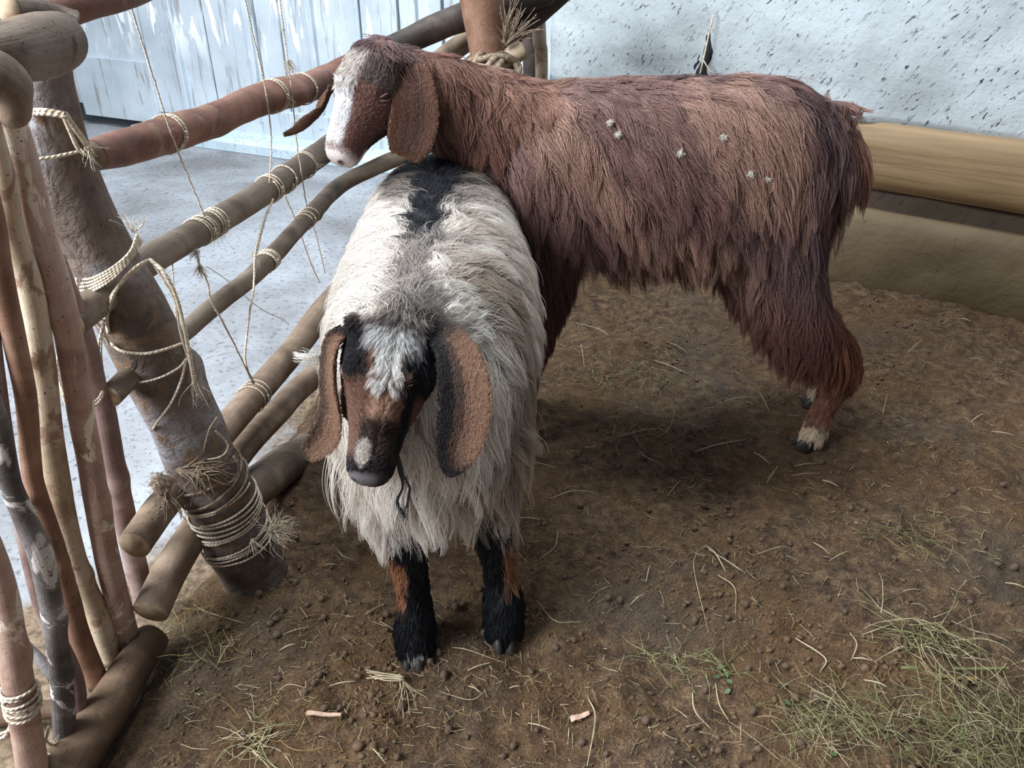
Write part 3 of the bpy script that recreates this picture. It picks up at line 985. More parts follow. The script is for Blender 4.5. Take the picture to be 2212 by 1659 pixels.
sp = [ploop([(226, 690, 1.07), (214, 740, 1.05), (216, 800, 1.04), (222, 840, 1.03), (205, 868, 0.985), (170, 872, 0.965), (138, 850, 0.97), (124, 800, 0.985), (126, 760, 1.0)], 0.0018),
      ploop([(222, 690, 1.07), (218, 760, 1.05), (224, 830, 1.04), (214, 868, 1.0), (178, 888, 0.965), (146, 878, 0.965), (128, 830, 0.975)], 0.0018),
      ploop([(226, 700, 1.07), (212, 770, 1.06), (220, 850, 1.05), (215, 900, 1.05)], 0.0018),
      ploop([(188, 700, 1.08), (190, 730, 1.07), (200, 760, 1.06), (210, 800, 1.05)], 0.0014)]
tag(tubes_obj('twine_loop', sp, [M['twine']]), 'loose twine loop hanging off the post round two sticks', 'twine', PG)
sp = [ploop([(20, 345, 1.04), (62, 345, 1.03), (110, 340, 1.04), (168, 328, 1.06)], 0.0022),
      ploop([(60, 240, 1.05), (95, 238, 1.045), (140, 246, 1.05)], 0.003), ploop([(58, 247, 1.05), (98, 245, 1.045), (142, 252, 1.05)], 0.003),
      ploop([(140, 246, 1.05), (160, 275, 1.06), (178, 300, 1.07), (196, 330, 1.08)], 0.004), ploop([(138, 252, 1.05), (152, 284, 1.06), (170, 322, 1.07), (192, 336, 1.08)], 0.003)]
tag(tubes_obj('twine_loop', sp + fray(P(185, 320, 1.07), (0.2, 0, -1), 20, 0.03, 0.5, 0.0007, 12), [M['twine']]), 'whitish rope tying the post top to the red rail', 'twine', PG)
u0, u1 = post_u(1070), post_u(1170)
sp = []
for k in range(9):
    uu = u0 + (u1 - u0) * k / 8
    sp.append((wrap_path(post_path, uu - 0.015, uu + 0.02, 1.3, lambda u: post_r(u) + 0.001, 0.004, k, n=50, ph=k * 1.3), [0.0021], 6))
tag(tubes_obj('twine_coil', sp + fray(P(585, 1150, 1.12), (0.95, 0, 0.35), 110, 0.055, 0.5, 0.0006, 30, 0.5) + fray(P(545, 1165, 1.10), (0.2, 0, -1), 12, 0.04, 0.4, 0.0008, 31), [M['twine']]),
    'tight twine binding at the post foot with a frayed tuft', 'twine', PG)
sp = [(wrap_path(post_path, post_u(1000), post_u(1050), 2.2, lambda u: post_r(u) + 0.002, 0.01, 4, n=80), [0.0024], 6),
      ploop([(438, 985, 1.12), (452, 930, 1.10), (470, 900, 1.12)], 0.002), ploop([(436, 995, 1.12), (480, 985, 1.10), (492, 960, 1.12), (465, 930, 1.12)], 0.002),
      ploop([(505, 985, 1.14), (516, 1010, 1.14), (500, 1040, 1.13), (455, 1048, 1.12)], 0.0025)]
sp += fray(P(385, 1015, 1.09), (1, 0, -0.1), 60, 0.08, 0.16, 0.0012, 40) + fray(P(430, 1010, 1.08), (0.1, 0, -1), 30, 0.07, 0.4, 0.0012, 41)
tag(tubes_obj('rag_lashing', sp, [M['oldrope']]), 'ragged grey rope wrapped round the post just above its foot', 'rope', PG)
sp = fray(P(345, 1040, 1.04), (0, 0, -0.2), 300, 0.026, 1.0, 0.0005, 45, 2.2) + [(catmull([P(334, 1030, 1.045), P(350, 1045, 1.04), P(362, 1062, 1.045)], 14), [.004, .014, .015, .006], 14, .25, 90, 5)] + fray(P(358, 1060, 1.03), (0, 0, -1), 30, 0.06, 0.3, 0.001, 46)
tag(tubes_obj('frayed_knot', sp, [M['oldrope']]), 'fluffy brown frayed knot left of the post foot', 'knot')
# twine round the leftmost stick and at the stick feet
pf = stF
sp = [(wrap_path(pf, 0.60 + 0.02 * k, 0.66 + 0.02 * k, 1.4, 0.022, 0.006, k, n=46, ph=k), [0.0022], 6) for k in range(4)]
sp2 = [ploop([(36, 1540, 0.76), (10, 1590, 0.75), (-20, 1600, 0.74)], 0.003), ploop([(80, 1530, 0.76), (40, 1565, 0.74), (0, 1585, 0.73), (-20, 1570, 0.73)], 0.0026)]
tag(tubes_obj('twine_lashing', sp, [M['twine']]), 'twine binding round the leftmost stick at the bottom corner', 'lashing')
tag(tubes_obj('twine_end', sp2, [M['twine']]), 'crossed loose twine ends leaving the picture at the leftmost stick', 'twine')
sp = [ploop([(60, 1650, 0.74), (95, 1610, 0.74), (105, 1570, 0.75), (100, 1600, 0.76), (130, 1612, 0.78), (180, 1605, 0.79), (215, 1620, 0.79)], 0.0018),
      ploop([(100, 1625, 0.76), (135, 1640, 0.75), (180, 1640, 0.76), (200, 1659, 0.76)], 0.0016)] + fray(P(130, 1622, 0.775), (0.3, -0.3, 0.2), 40, 0.05, 0.8, 0.0007, 55, 0.7)
tag(tubes_obj('twine_tangle', sp, [M['twine']]), 'tangled twine on the sill log at the sticks\' feet', 'twine')
# rope ball on the back post
sp = []
bc = P(1064, 150, 2.38)
for k in range(9):
    R2 = np.random.default_rng(70 + k)
    ax = R2.normal(0, 1, 3)
    ax /= np.linalg.norm(ax)
    a_ = np.cross(ax, [0, 0, 1.0])
    a_ /= np.linalg.norm(a_)
    b_ = np.cross(ax, a_)
    rr_ = R2.uniform(0.050, 0.066)
    sp.append((np.array([bc + np.array([1.15, 1, 0.7]) * (rr_ * (math.cos(t_) * a_ + math.sin(t_) * b_)) for t_ in np.linspace(0, 6.6, 30)]), [0.009], 8, 0.08, 60, k))
sp += fray(P(1090, 100, 2.38), (0.3, 0, 1), 40, 0.14, 0.35, 0.0016, 71)
tag(tubes_obj('rope_knot', sp, [M['oldrope']]), 'bulky grey rag knot tied on the round back post', 'knot')


# ------------------------------------------------------------------ goats
def hair_mat(name, rough=0.5, tipl=0.25, transl=0.15):
    m = bpy.data.materials.new(name)
    m.use_nodes = True
    nt = m.node_tree
    bs = nt.nodes['Principled BSDF']
    at = nt.nodes.new('ShaderNodeAttribute')
    at.attribute_name = 'hcol'
    hi = nt.nodes.new('ShaderNodeHairInfo')
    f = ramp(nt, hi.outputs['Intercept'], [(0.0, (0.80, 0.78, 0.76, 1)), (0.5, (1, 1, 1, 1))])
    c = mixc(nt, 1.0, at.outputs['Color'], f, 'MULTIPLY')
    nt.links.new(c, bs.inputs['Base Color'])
    bs.inputs['Roughness'].default_value = rough
    bs.inputs['Specular IOR Level'].default_value = 0.35
    if transl:
        tr = nt.nodes.new('ShaderNodeBsdfTranslucent')
        nt.links.new(c, tr.inputs[0])
        mx = nt.nodes.new('ShaderNodeMixShader')
        mx.inputs[0].default_value = transl
        nt.links.new(bs.outputs[0], mx.inputs[1])
        nt.links.new(tr.outputs[0], mx.inputs[2])
        nt.links.new(mx.outputs[0], nt.nodes['Material Output'].inputs['Surface'])
    return m


M['hair'] = hair_mat('goat_hair', 0.45, transl=0.22)
m, nt, bs = new_mat('goat_skin')
at = nt.nodes.new('ShaderNodeAttribute')
at.attribute_name = 'skin'
nt.links.new(at.outputs['Color'], bs.inputs['Base Color'])
bs.inputs['Roughness'].default_value = 0.75
bump(nt, bs, noise(nt, coords(nt, 'Object'), 300, 3), 0.4, 0.002)
M['skin'] = m
m, nt, bs = new_mat('goat_eye')
bs.inputs['Base Color'].default_value = srgb(34, 24, 20)
bs.inputs['Roughness'].default_value = 0.12
M['eye'] = m


def unit(v):
    v = np.array(v, float)
    return v / (np.linalg.norm(v) + 1e-12)


def loft(rings, up=(0, 0, 1), n=28, seg=24, power=2.0):
    """rings: (centre, half width, half height[, power])"""
    C = catmull([r[0] for r in rings], n)
    u = np.linspace(0, 1, n)
    k = np.linspace(0, 1, len(rings))
    W = catmull([[r[1], r[2], (r[3] if len(r) > 3 else power)] for r in rings], n)
    T = np.gradient(C, axis=0)
    T /= np.linalg.norm(T, axis=1)[:, None]
    up = np.array(up, float)
    V = []
    for i in range(n):
        s = np.cross(T[i], up)
        s /= np.linalg.norm(s) + 1e-9
        h = np.cross(s, T[i])
        for a in np.linspace(0, 2 * math.pi, seg, endpoint=False):
            c_, s_ = math.cos(a), math.sin(a)
            p_ = 2.0 / W[i][2]
            V.append(C[i] + s * W[i][0] * math.copysign(abs(c_) ** p_, c_) + h * W[i][1] * math.copysign(abs(s_) ** p_, s_))
    F = []
    for i in range(n - 1):
        for j in range(seg):
            q = (j + 1) % seg
            F.append((i * seg + j, i * seg + q, (i + 1) * seg + q, (i + 1) * seg + j))
    F.append(tuple(range(seg))[::-1])
    F.append(tuple((n - 1) * seg + j for j in range(seg)))
    return V, F, C, np.maximum(W[:, 0], W[:, 1]) * 0.5 + np.minimum(W[:, 0], W[:, 1]) * 0.5


def ball(c, r, scale=(1, 1, 1), axes=None, seg=14):
    V, F = [], []
    ax = np.array(axes) if axes is not None else np.eye(3)
    for i in range(1, seg):
        th = math.pi * i / seg
        for j in range(seg * 2):
            a = math.pi * j / seg
            l = np.array([math.sin(th) * math.cos(a), math.sin(th) * math.sin(a), math.cos(th)]) * r * np.array(scale)
            V.append(np.array(c) + l @ ax)
    n = seg * 2
    for i in range(seg - 2):
        for j in range(n):
            q = (j + 1) % n
            F.append((i * n + j, (i + 1) * n + j, (i + 1) * n + q, i * n + q))
    F.append(tuple(range(n)))
    F.append(tuple((seg - 2) * n + j for j in range(n))[::-1])
    return V, F


def remesh(parts, vox, smooth=3):
    V, F = [], []
    for v, f in parts:
        b = len(V)
        V += [tuple(x) for x in v]
        F += [tuple(i + b for i in q) for q in f]
    me = bpy.data.meshes.new('tmp')
    me.from_pydata(V, [], F)
    bm = bmesh.new()
    bm.from_mesh(me)
    bmesh.ops.recalc_face_normals(bm, faces=bm.faces)
    bm.to_mesh(me)
    bm.free()
    o = bpy.data.objects.new('tmp', me)
    COL.objects.link(o)
    md = o.modifiers.new('r', 'REMESH')
    md.mode = 'VOXEL'
    md.voxel_size = vox
    sm = o.modifiers.new('s', 'SMOOTH')
    sm.factor = 0.5
    sm.iterations = smooth
    dg = bpy.context.evaluated_depsgraph_get()
    ev = o.evaluated_get(dg)
    out = bpy.data.meshes.new_from_object(ev)
    bpy.data.objects.remove(o)
    return out


def head_axes(poll, muz, rot):
    F_ = unit(np.array(muz) - np.array(poll))
    U_ = unit(np.array([0, 0, 1.0]) - F_ * F_[2])
    R3 = Matrix.Rotation(rot, 3, Vector(F_))
    U_ = np.array(R3 @ Vector(U_))
    S_ = np.cross(U_, F_)          # the goat's left
    return S_, F_, U_


HEAD_RINGS = [(-.035, -.045, .030, .032), (-.010, -.042, .047, .050), (.025, -.044, .055, .056), (.055, -.048, .0565, .061), (.085, -.052, .050, .060),
              (.115, -.051, .040, .051), (.145, -.048, .0325, .042), (.172, -.047, .029, .036), (.196, -.050, .0275, .031), (.213, -.055, .023, .024), (.222, -.057, .012, .013)]


def head_parts(poll, ax, sc, wf=1.13):
    S_, F_, U_ = ax
    L = lambda s, f, u: np.array(poll) + (S_ * s + F_ * f + U_ * u) * sc
    rings = [(L(0, f, u), a * sc * wf, b * sc * (1 + (wf - 1) * .5), 2.25) for f, u, a, b in HEAD_RINGS]
    v, f, C, R = loft(rings, up=U_, n=40, seg=28)
    ps = [(v, f)]
    axm = np.array([S_, F_, U_])
    for sg in (1, -1):
        ps.append(ball(L(sg * .045, .068, -.012), .0185 * sc, (1, 1.3, .8), axm))        # brow
        ps.append(ball(L(sg * .038, .095, -.078), .026 * sc, (.7, 1.5, 1.0), axm))      # jaw
        ps.append(ball(L(sg * .0175, .205, -.043), .0125 * sc, (1, 1.1, 1.0), axm))     # nostril wing
        ps.append(ball(L(sg * .052, .008, -.022), .018 * sc, (1, 1, 1), axm))           # ear base
        ps.append(ball(L(sg * .020, .000, .000), .016 * sc, (1, 1, .8), axm))           # poll bump
    ps.append(ball(L(0, .115, -.012), .026 * sc, (.75, 1.9, .8), axm))                  # arched nose bone
    ps.append(ball(L(0, .198, -.074), .015 * sc, (1.3, 1.2, .8), axm))                  # lower lip
    return ps, C, R


def ear_geo(path, widths, twist, n=22, seg=14, th=0.0032, cup=0.25):
    """path world points, half widths, and the direction of the broad side at each point"""
    C = catmull(path, n)
    Wd = catmull([[w] for w in widths], n)[:, 0]
    T = np.gradient(C, axis=0)
    T /= np.linalg.norm(T, axis=1)[:, None]
    Dv = catmull(twist, n)
    V = []
    for i in range(n):
        d = Dv[i] - T[i] * np.dot(Dv[i], T[i])
        d = unit(d)
        nn = np.cross(T[i], d)
        for a in np.linspace(0, 2 * math.pi, seg, endpoint=False):
            x = math.cos(a)
            V.append(C[i] + d * Wd[i] * x + nn * (th * math.sin(a) * (1 if Wd[i] > .006 else Wd[i] / .006) + cup * Wd[i] * x * x))
    F = []
    for i in range(n - 1):
        for j in range(seg):
            q = (j + 1) % seg
            F.append((i * seg + j, i * seg + q, (i + 1) * seg + q, (i + 1) * seg + j))
    F.append(tuple(range(seg))[::-1])
    F.append(tuple((n - 1) * seg + j for j in range(seg)))
    return V, F, C, Wd, Dv


class Goat:
    def __init__(s):
        s.ew = 1.0
        s.parts = []
        s.cl = []          # (name, centres, radii)

    def loft(s, name, rings, up=(0, 0, 1), n=28, seg=24):
        v, f, C, R = loft(rings, up, n, seg)
        s.parts.append((v, f))
        s.cl.append((name, C, R))

    def classify(s, p):
        best = np.full(len(p), 1e9)
        lab = np.zeros(len(p), int)
        tt = np.zeros(len(p))
        for i, (nm, C, R) in enumerate(s.cl):
            for k in range(len(C)):
                d = np.linalg.norm(p - C[k], axis=1) / R[k]
                b = d < best
                best[b] = d[b]
                lab[b] = i
                tt[b] = k / (len(C) - 1)
        return lab, tt


def vnoise(p, f, seed):
    return fbm(p[:, 0] + p[:, 2] * 0.7, p[:, 1] - p[:, 2] * 0.6, [(f, 1.0)], seed)


def grow(name, mesh_me, bvh, N, sel, spec, colf, parent, seed, kid, K=8, mat='hair', kid_r=0.006, rad=0.00035, groom=None, lock=0.85, jit=0.10, tuft=0, cv=(.78, 1.14)):
    """explicit strands combed over the body. spec(p, n) -> length, gravity, lift, wave"""
    R = np.random.default_rng(seed)
    me = mesh_me
    me.calc_loop_triangles()
    nt_ = len(me.loop_triangles)
    tri = np.empty(nt_ * 3, np.int32)
    me.loop_triangles.foreach_get('vertices', tri)
    tri = tri.reshape(-1, 3)
    co = np.empty(len(me.vertices) * 3, np.float32)
    me.vertices.foreach_get('co', co)
    co = co.reshape(-1, 3).astype(float)
    a, b, c = co[tri[:, 0]], co[tri[:, 1]], co[tri[:, 2]]
    nr = np.cross(b - a, c - a)
    ar = np.linalg.norm(nr, axis=1) * 0.5
    nr /= (ar * 2)[:, None] + 1e-12
    cen = (a + b + c) / 3
    wgt = ar * sel(cen, nr)
    pr = wgt / wgt.sum()
    ti = R.choice(len(tri), N, p=pr)
    u, v = R.random((2, N))
    fl_ = u + v > 1
    u[fl_], v[fl_] = 1 - u[fl_], 1 - v[fl_]
    root = a[ti] + (b[ti] - a[ti]) * u[:, None] + (c[ti] - a[ti]) * v[:, None]
    nrm = nr[ti]
    ln, gv, lift, wave = spec(root, nrm)
    ln = ln * R.uniform(0.75, 1.2, N)
    gd = groom(root, nrm)
    gd = gd - nrm * np.sum(gd * nrm, 1)[:, None]
    gd /= np.linalg.norm(gd, axis=1)[:, None] + 1e-9
    gd += R.normal(0, jit, (N, 3))
    dirv = gd + nrm * lift[:, None]
    dirv /= np.linalg.norm(dirv, axis=1)[:, None]
    seg = ln / (K - 1)
    pos = root.copy()
    G_ = np.zeros((N, K, 3))
    G_[:, 0] = root
    side = np.cross(nrm, gd)
    side /= np.linalg.norm(side, axis=1)[:, None] + 1e-9
    ph, fr_ = R.uniform(0, 6.28, N), R.uniform(0.8, 1.5, N)
    clear = R.uniform(0.1, 1.0, N) * np.minimum(ln * 0.22, 0.018)
    for k in range(1, K):
        q = k / (K - 1)
        dirv = dirv * (1 - gv[:, None]) + np.array([0, 0, -1.0]) * gv[:, None]
        wv = side * (np.sin(ph + q * 6.28 * fr_) * wave)[:, None]
        st = dirv + wv
        st /= np.linalg.norm(st, axis=1)[:, None]
        pos = pos + st * seg[:, None]
        for i in range(N):
            if ln[i] < 0.02 and k > 2:
                continue
            h = bvh.find_nearest(pos[i], 0.06)
            if h[0] is not None:
                hn = np.array(h[1])
                d = float(np.dot(pos[i] - np.array(h[0]), hn))
                tgt = clear[i] * q + 0.0006
                if d < tgt:
                    pos[i] += hn * (tgt - d)
                    dv = dirv[i] - hn * min(0, float(np.dot(dirv[i], hn)))
                    dirv[i] = dv / (np.linalg.norm(dv) + 1e-9)
        pos[:, 2] = np.maximum(pos[:, 2], 0.012)
        G_[:, k] = pos
    # neighbouring locks gather into thicker tufts
    if tuft:
        ci = R.choice(N, max(8, N // tuft), replace=False)
        ni = np.empty(N, int)
        for a0 in range(0, N, 2000):
            dd = ((root[a0:a0 + 2000, None] - root[None, ci]) ** 2).sum(2)
            ni[a0:a0 + 2000] = ci[np.argmin(dd, 1)]
        near = (np.linalg.norm(root - root[ni], axis=1) < .035) & (ln > .048)
        tq = np.linspace(0, 1, K)[None, :, None] ** 1.4 * (.72 * near)[:, None, None] * R.uniform(.5, 1.0, (N, 1, 1))
        G_ = G_ * (1 - tq) + G_[ni] * tq
    # strands of each lock
    n_ = N * kid
    gi = np.repeat(np.arange(N), kid)
    rs_ = kid_r * np.clip(ln / 0.05, 0.35, 1.3)
    off = (R.normal(0, 1, (n_, 1)) * side[gi] + R.normal(0, 1, (n_, 1)) * gd[gi]) * rs_[gi][:, None]
    offn = R.normal(0, 1, (n_, 3)) * 0.0016 * np.clip(ln / 0.05, 0.2, 1.4)[gi][:, None]
    t = np.linspace(0, 1, K)
    cf = (1 - lock * t ** 1.2)
    fly = R.random(n_) < 0.05
    S = G_[gi] + off[:, None] * np.where(fly[:, None, None], 1.0 + t[None, :, None] * 0.8, cf[None, :, None]) + offn[:, None] * np.sin(t * 2.8)[None, :, None]
    lv = R.uniform(0.72, 1.08, n_)
    # shorten some strands by resampling toward root
    idx = t[None] * (K - 1) * np.minimum(lv, 1)[:, None]
    i0 = np.minimum(idx.astype(int), K - 2)
    fr2 = (idx - i0)[..., None]
    ar_ = np.arange(n_)[:, None]
    S = S[ar_, i0] * (1 - fr2) + S[ar_, i0 + 1] * fr2
    colr = colf(root, nrm)
    colr = colr[gi] * (R.uniform(cv[0], cv[1], N)[gi] * R.uniform(0.86, 1.12, n_))[:, None]
    hc = bpy.data.hair_curves.new(name)
    hc.add_curves([K] * n_)
    hc.attributes['position'].data.foreach_set('vector', S.reshape(-1).astype(np.float32)) if 'position' in hc.attributes else hc.position_data.foreach_set('vector', S.reshape(-1).astype(np.float32))
    ra = hc.attributes.get('radius') or hc.attributes.new('radius', 'FLOAT', 'POINT')
    rr = (rad * R.uniform(0.7, 1.25, n_))[:, None] * (1 - 0.8 * t[None] ** 2)
    ra.data.foreach_set('value', rr.reshape(-1).astype(np.float32))
    ca = hc.attributes.new('hcol', 'FLOAT_COLOR', 'CURVE')
    c4 = np.ones((n_, 4), np.float32)
    c4[:, :3] = np.clip(colr, 0, 1)
    ca.data.foreach_set('color', c4.reshape(-1))
    hc.materials.append(M[mat])
    o = bpy.data.objects.new(name, hc)
    COL.objects.link(o)
    if parent is not None:
        o.parent = parent
        o.matrix_parent_inverse = Matrix.Translation(-parent.location)
    return o


def lin(*c):
    return np.array(srgb(*c)[:3])


def blend(base, col, m):
    m = np.clip(m, 0, 1)[:, None]
    return base * (1 - m) + np.array(col)[None] * m


def sstep(x, a, b):
    t = np.clip((x - a) / (b - a), 0, 1)
    return t * t * (3 - 2 * t)


def head_local(p, poll, ax, sc):
    q = (p - np.array(poll)) / sc
    return q @ ax[0], q @ ax[1], q @ ax[2]


def finish_body(g, name, vox, root, colf, poll, ax, sc, ears, sculpts):
    me = remesh(g.parts, vox, 3)
    # finer surface on the head
    bm = bmesh.new()
    bm.from_mesh(me)
    bm.verts.ensure_lookup_table()
    P_ = np.array([v.co[:] for v in bm.verts])
    s_, f_, u_ = head_local(P_, poll, ax, sc)
    inh = (f_ > 0.02) & (f_ < 0.25) & (abs(s_) < 0.08) & (u_ < 0.05) & (u_ > -0.14)
    fs = set()
    for v in bm.verts:
        if inh[v.index]:
            fs.update(v.link_faces)
    es = set()
    for f in fs:
        es.update(f.edges)
    bmesh.ops.subdivide_edges(bm, edges=list(es), cuts=1, use_grid_fill=True, smooth=0.0)
    for v in bm.verts:
        pass
    bm.normal_update()
    P_ = np.array([v.co[:] for v in bm.verts])
    N_ = np.array([v.normal[:] for v in bm.verts])
    for (c, r, d, sh) in sculpts:
        q = (P_ - np.array(c)) @ np.array(sh).T          # scaled axes
        dd = np.linalg.norm(q, axis=1) / r
        k = np.clip(1 - dd * dd, 0, 1) ** 2
        P_ = P_ - N_ * (d * k)[:, None]
    for v, c in zip(bm.verts, P_):
        v.co = c
    bm.to_mesh(me)
    bm.free()
    bvh_me = me.copy()
    nb = len(me.vertices)
    # ears joined to the same surface
    bm = bmesh.new()
    bm.from_mesh(me)
    for V, F in ears:
        vs = [bm.verts.new(tuple(v)) for v in V]
        for f in F:
            bm.faces.new([vs[i] for i in f])
    bmesh.ops.recalc_face_normals(bm, faces=bm.faces)
    bm.to_mesh(me)
    bm.free()
    P_ = np.empty(len(me.vertices) * 3, np.float32)
    me.vertices.foreach_get('co', P_)
    P_ = P_.reshape(-1, 3).astype(float)
    N_ = np.empty(len(me.vertices) * 3, np.float32)
    me.vertices.foreach_get('normal', N_)
    c4 = np.ones((len(P_), 4), np.float32)
    hs_, hf_, hu_ = head_local(P_, poll, ax, sc)
    dk = np.where((hf_ > .0) & (hf_ < .24) & (abs(hs_) < .1) & (abs(hu_ + .04) < .09), .95, .46)[:, None]  # skin outside the face darkened to match the shadowed fur around it
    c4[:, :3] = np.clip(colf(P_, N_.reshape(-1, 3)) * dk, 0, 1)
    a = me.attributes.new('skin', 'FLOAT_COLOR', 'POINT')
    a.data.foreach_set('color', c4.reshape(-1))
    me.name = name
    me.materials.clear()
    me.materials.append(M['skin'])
    me.polygons.foreach_set('use_smooth', np.ones(len(me.polygons), bool))
    o = bpy.data.objects.new(name, me)
    COL.objects.link(o)
    o.parent = root
    o.matrix_parent_inverse = Matrix.Translation(-root.location)
    bm = bmesh.new()
    bm.from_mesh(bvh_me)
    bvh = BVHTree.FromBMesh(bm)
    bm.free()
    return o, bvh_me, bvh


def child_mesh(name, parts, mat, root):
    V, F = [], []
    for v, f in parts:
        b = len(V)
        V += [tuple(x) for x in v]
        F += [tuple(i + b for i in q) for q in f]
    o = mesh_obj(name, V, F, mat)
    bm = bmesh.new()
    bm.from_mesh(o.data)
    bmesh.ops.recalc_face_normals(bm, faces=bm.faces)
    bm.to_mesh(o.data)
    bm.free()
    o.parent = root
    o.matrix_parent_inverse = Matrix.Translation(-root.location)
    return o


def hoof(pos, fwd, r, root):
    """one cloven hoof: two toes side by side"""
    fwd = unit([fwd[0], fwd[1], 0])
    sd = np.cross(fwd, [0, 0, 1.0])
    ps = []
    for sg in (1, -1):
        c = np.array(pos) + sd * sg * r * 0.46
        c0 = np.array(pos) + sd * sg * r * 0.40
        rings = [(c0 + np.array([0, 0, 0.034]) - fwd * r * .35, r * .40, r * .55), (c + np.array([0, 0, 0.022]) - fwd * r * .05, r * .45, r * .80), (c + np.array([0, 0, 0.010]) + fwd * r * .22, r * .46, r * .95), (c + np.array([0, 0, 0.001]) + fwd * r * .32, r * .44, r * .98)]
        v, f, _, _ = loft(rings, up=fwd, n=8, seg=14)
        ps.append((v, f))
    return child_mesh('hoof', ps, M['hoof'], root)


def leg(g, name, top, pts, radii):
    rings = [(p, r, r * 1.08) for p, r in zip([top] + pts, radii)]
    g.loft(name, rings, up=(0, 1, 0.01), n=34, seg=16)


DEN = 1.0   # coat density


# ---------------- white goat, facing the camera ----------------
wg = empty('goat', (-0.12, 1.25, 0.0))
tag(wg, 'white long-fleeced goat with black and tan face and black forelegs, facing the camera', 'goat')
W_ = Goat()
wt = [((-.160, 1.81, .575), .050, .05), ((-.158, 1.77, .575), .100, .095), ((-.150, 1.70, .565), .135, .125), ((-.148, 1.56, .545), .148, .140), ((-.142, 1.42, .525), .166, .150),
      ((-.138, 1.28, .520), .164, .152), ((-.137, 1.16, .520), .150, .146), ((-.132, 1.06, .500), .134, .136), ((-.120, 1.00, .485), .088, .104), ((-.112, .965, .485), .04, .05)]
W_.loft('trunk', wt, n=40, seg=32)
WPOLL, WMUZ = P(862, 700, 0.950), P(800, 1035, 0.812)
WAX = head_axes(WPOLL, WMUZ, math.radians(-23))
WSC = float(np.linalg.norm(WMUZ - WPOLL)) / 0.216
W_.loft('neck', [((-.122, 1.18, .560), .085, .105), ((-.124, 1.10, .585), .076, .092), ((-.130, 1.03, .615), .062, .072), (WPOLL + WAX[1] * .02 - WAX[2] * .05, .048, .052)], n=20)
FL, FR = G(897, 1432, 0.0), G(1088, 1392, 0.0)
fl_t = np.array([-.192, 1.065, .43])
fr_t = np.array([-.048, 1.09, .43])
leg(W_, 'foreleg_r', fl_t, [np.array([-.196, 1.06, .335]), np.array([-.176, 1.015, .215]), np.array([FL[0], FL[1] + .045, .125]), np.array([FL[0], FL[1] + .030, .065]), np.array([FL[0], FL[1] + .006, .018])],
    [.070, .052, .029, .025, .032, .028])
leg(W_, 'foreleg_l', fr_t, [np.array([-.044, 1.08, .34]), np.array([-.030, 1.045, .215]), np.array([FR[0] - .004, FR[1] + .045, .125]), np.array([FR[0], FR[1] + .030, .065]), np.array([FR[0], FR[1] + .006, .018])],
    [.062, .048, .029, .026, .034, .029])
for nm, sx in (('hindleg_r', -1), ('hindleg_l', 1)):
    bx = -.150 + sx * .085
    leg(W_, nm, np.array([bx, 1.68, .50]), [np.array([bx + sx * .01, 1.62, .36]), np.array([bx + sx * .01, 1.75, .215]), np.array([bx + sx * .01, 1.73, .11]), np.array([bx + sx * .01, 1.70, .03])], [.09, .060, .026, .020, .022])
W_.ew = 1.05
hp, C_, R_h = head_parts(WPOLL, WAX, WSC, 1.18)
W_.parts += hp
W_.cl.append(('head', C_, R_h))
WL = lambda s, f, u: WPOLL + (WAX[0] * s + WAX[1] * f + WAX[2] * u) * WSC
ex = np.array([1, 0, 0.0])
e1 = ear_geo([P(925, 715, .960), P(975, 745, .935), P(1003, 820, .905), P(1003, 900, .885), P(990, 965, .872), P(975, 1010, .865), P(968, 1026, .863)],
             [.014, .024, .033, .033, .028, .014, .002], [(.6, .6, .5), (.95, .2, .25), (1, .0, .1), (1, -.1, 0), (1, -.1, 0), (1, -.1, 0.05), (1, -.1, 0)], cup=.25)
e2 = ear_geo([P(748, 712, .965), P(722, 745, .945), P(716, 820, .925), P(722, 890, .912), P(706, 940, .905), P(672, 975, .90), P(660, 984, .90)],
             [.010, .018, .021, .022, .021, .013, .002], [(-.5, .9, .2), (-.5, .9, .1), (-.55, .8, 0), (-.7, .7, .1), (-.8, .4, .5), (-.5, .3, .8), (-.5, .3, .8)], cup=-.35)
WEARS = [e1, e2]


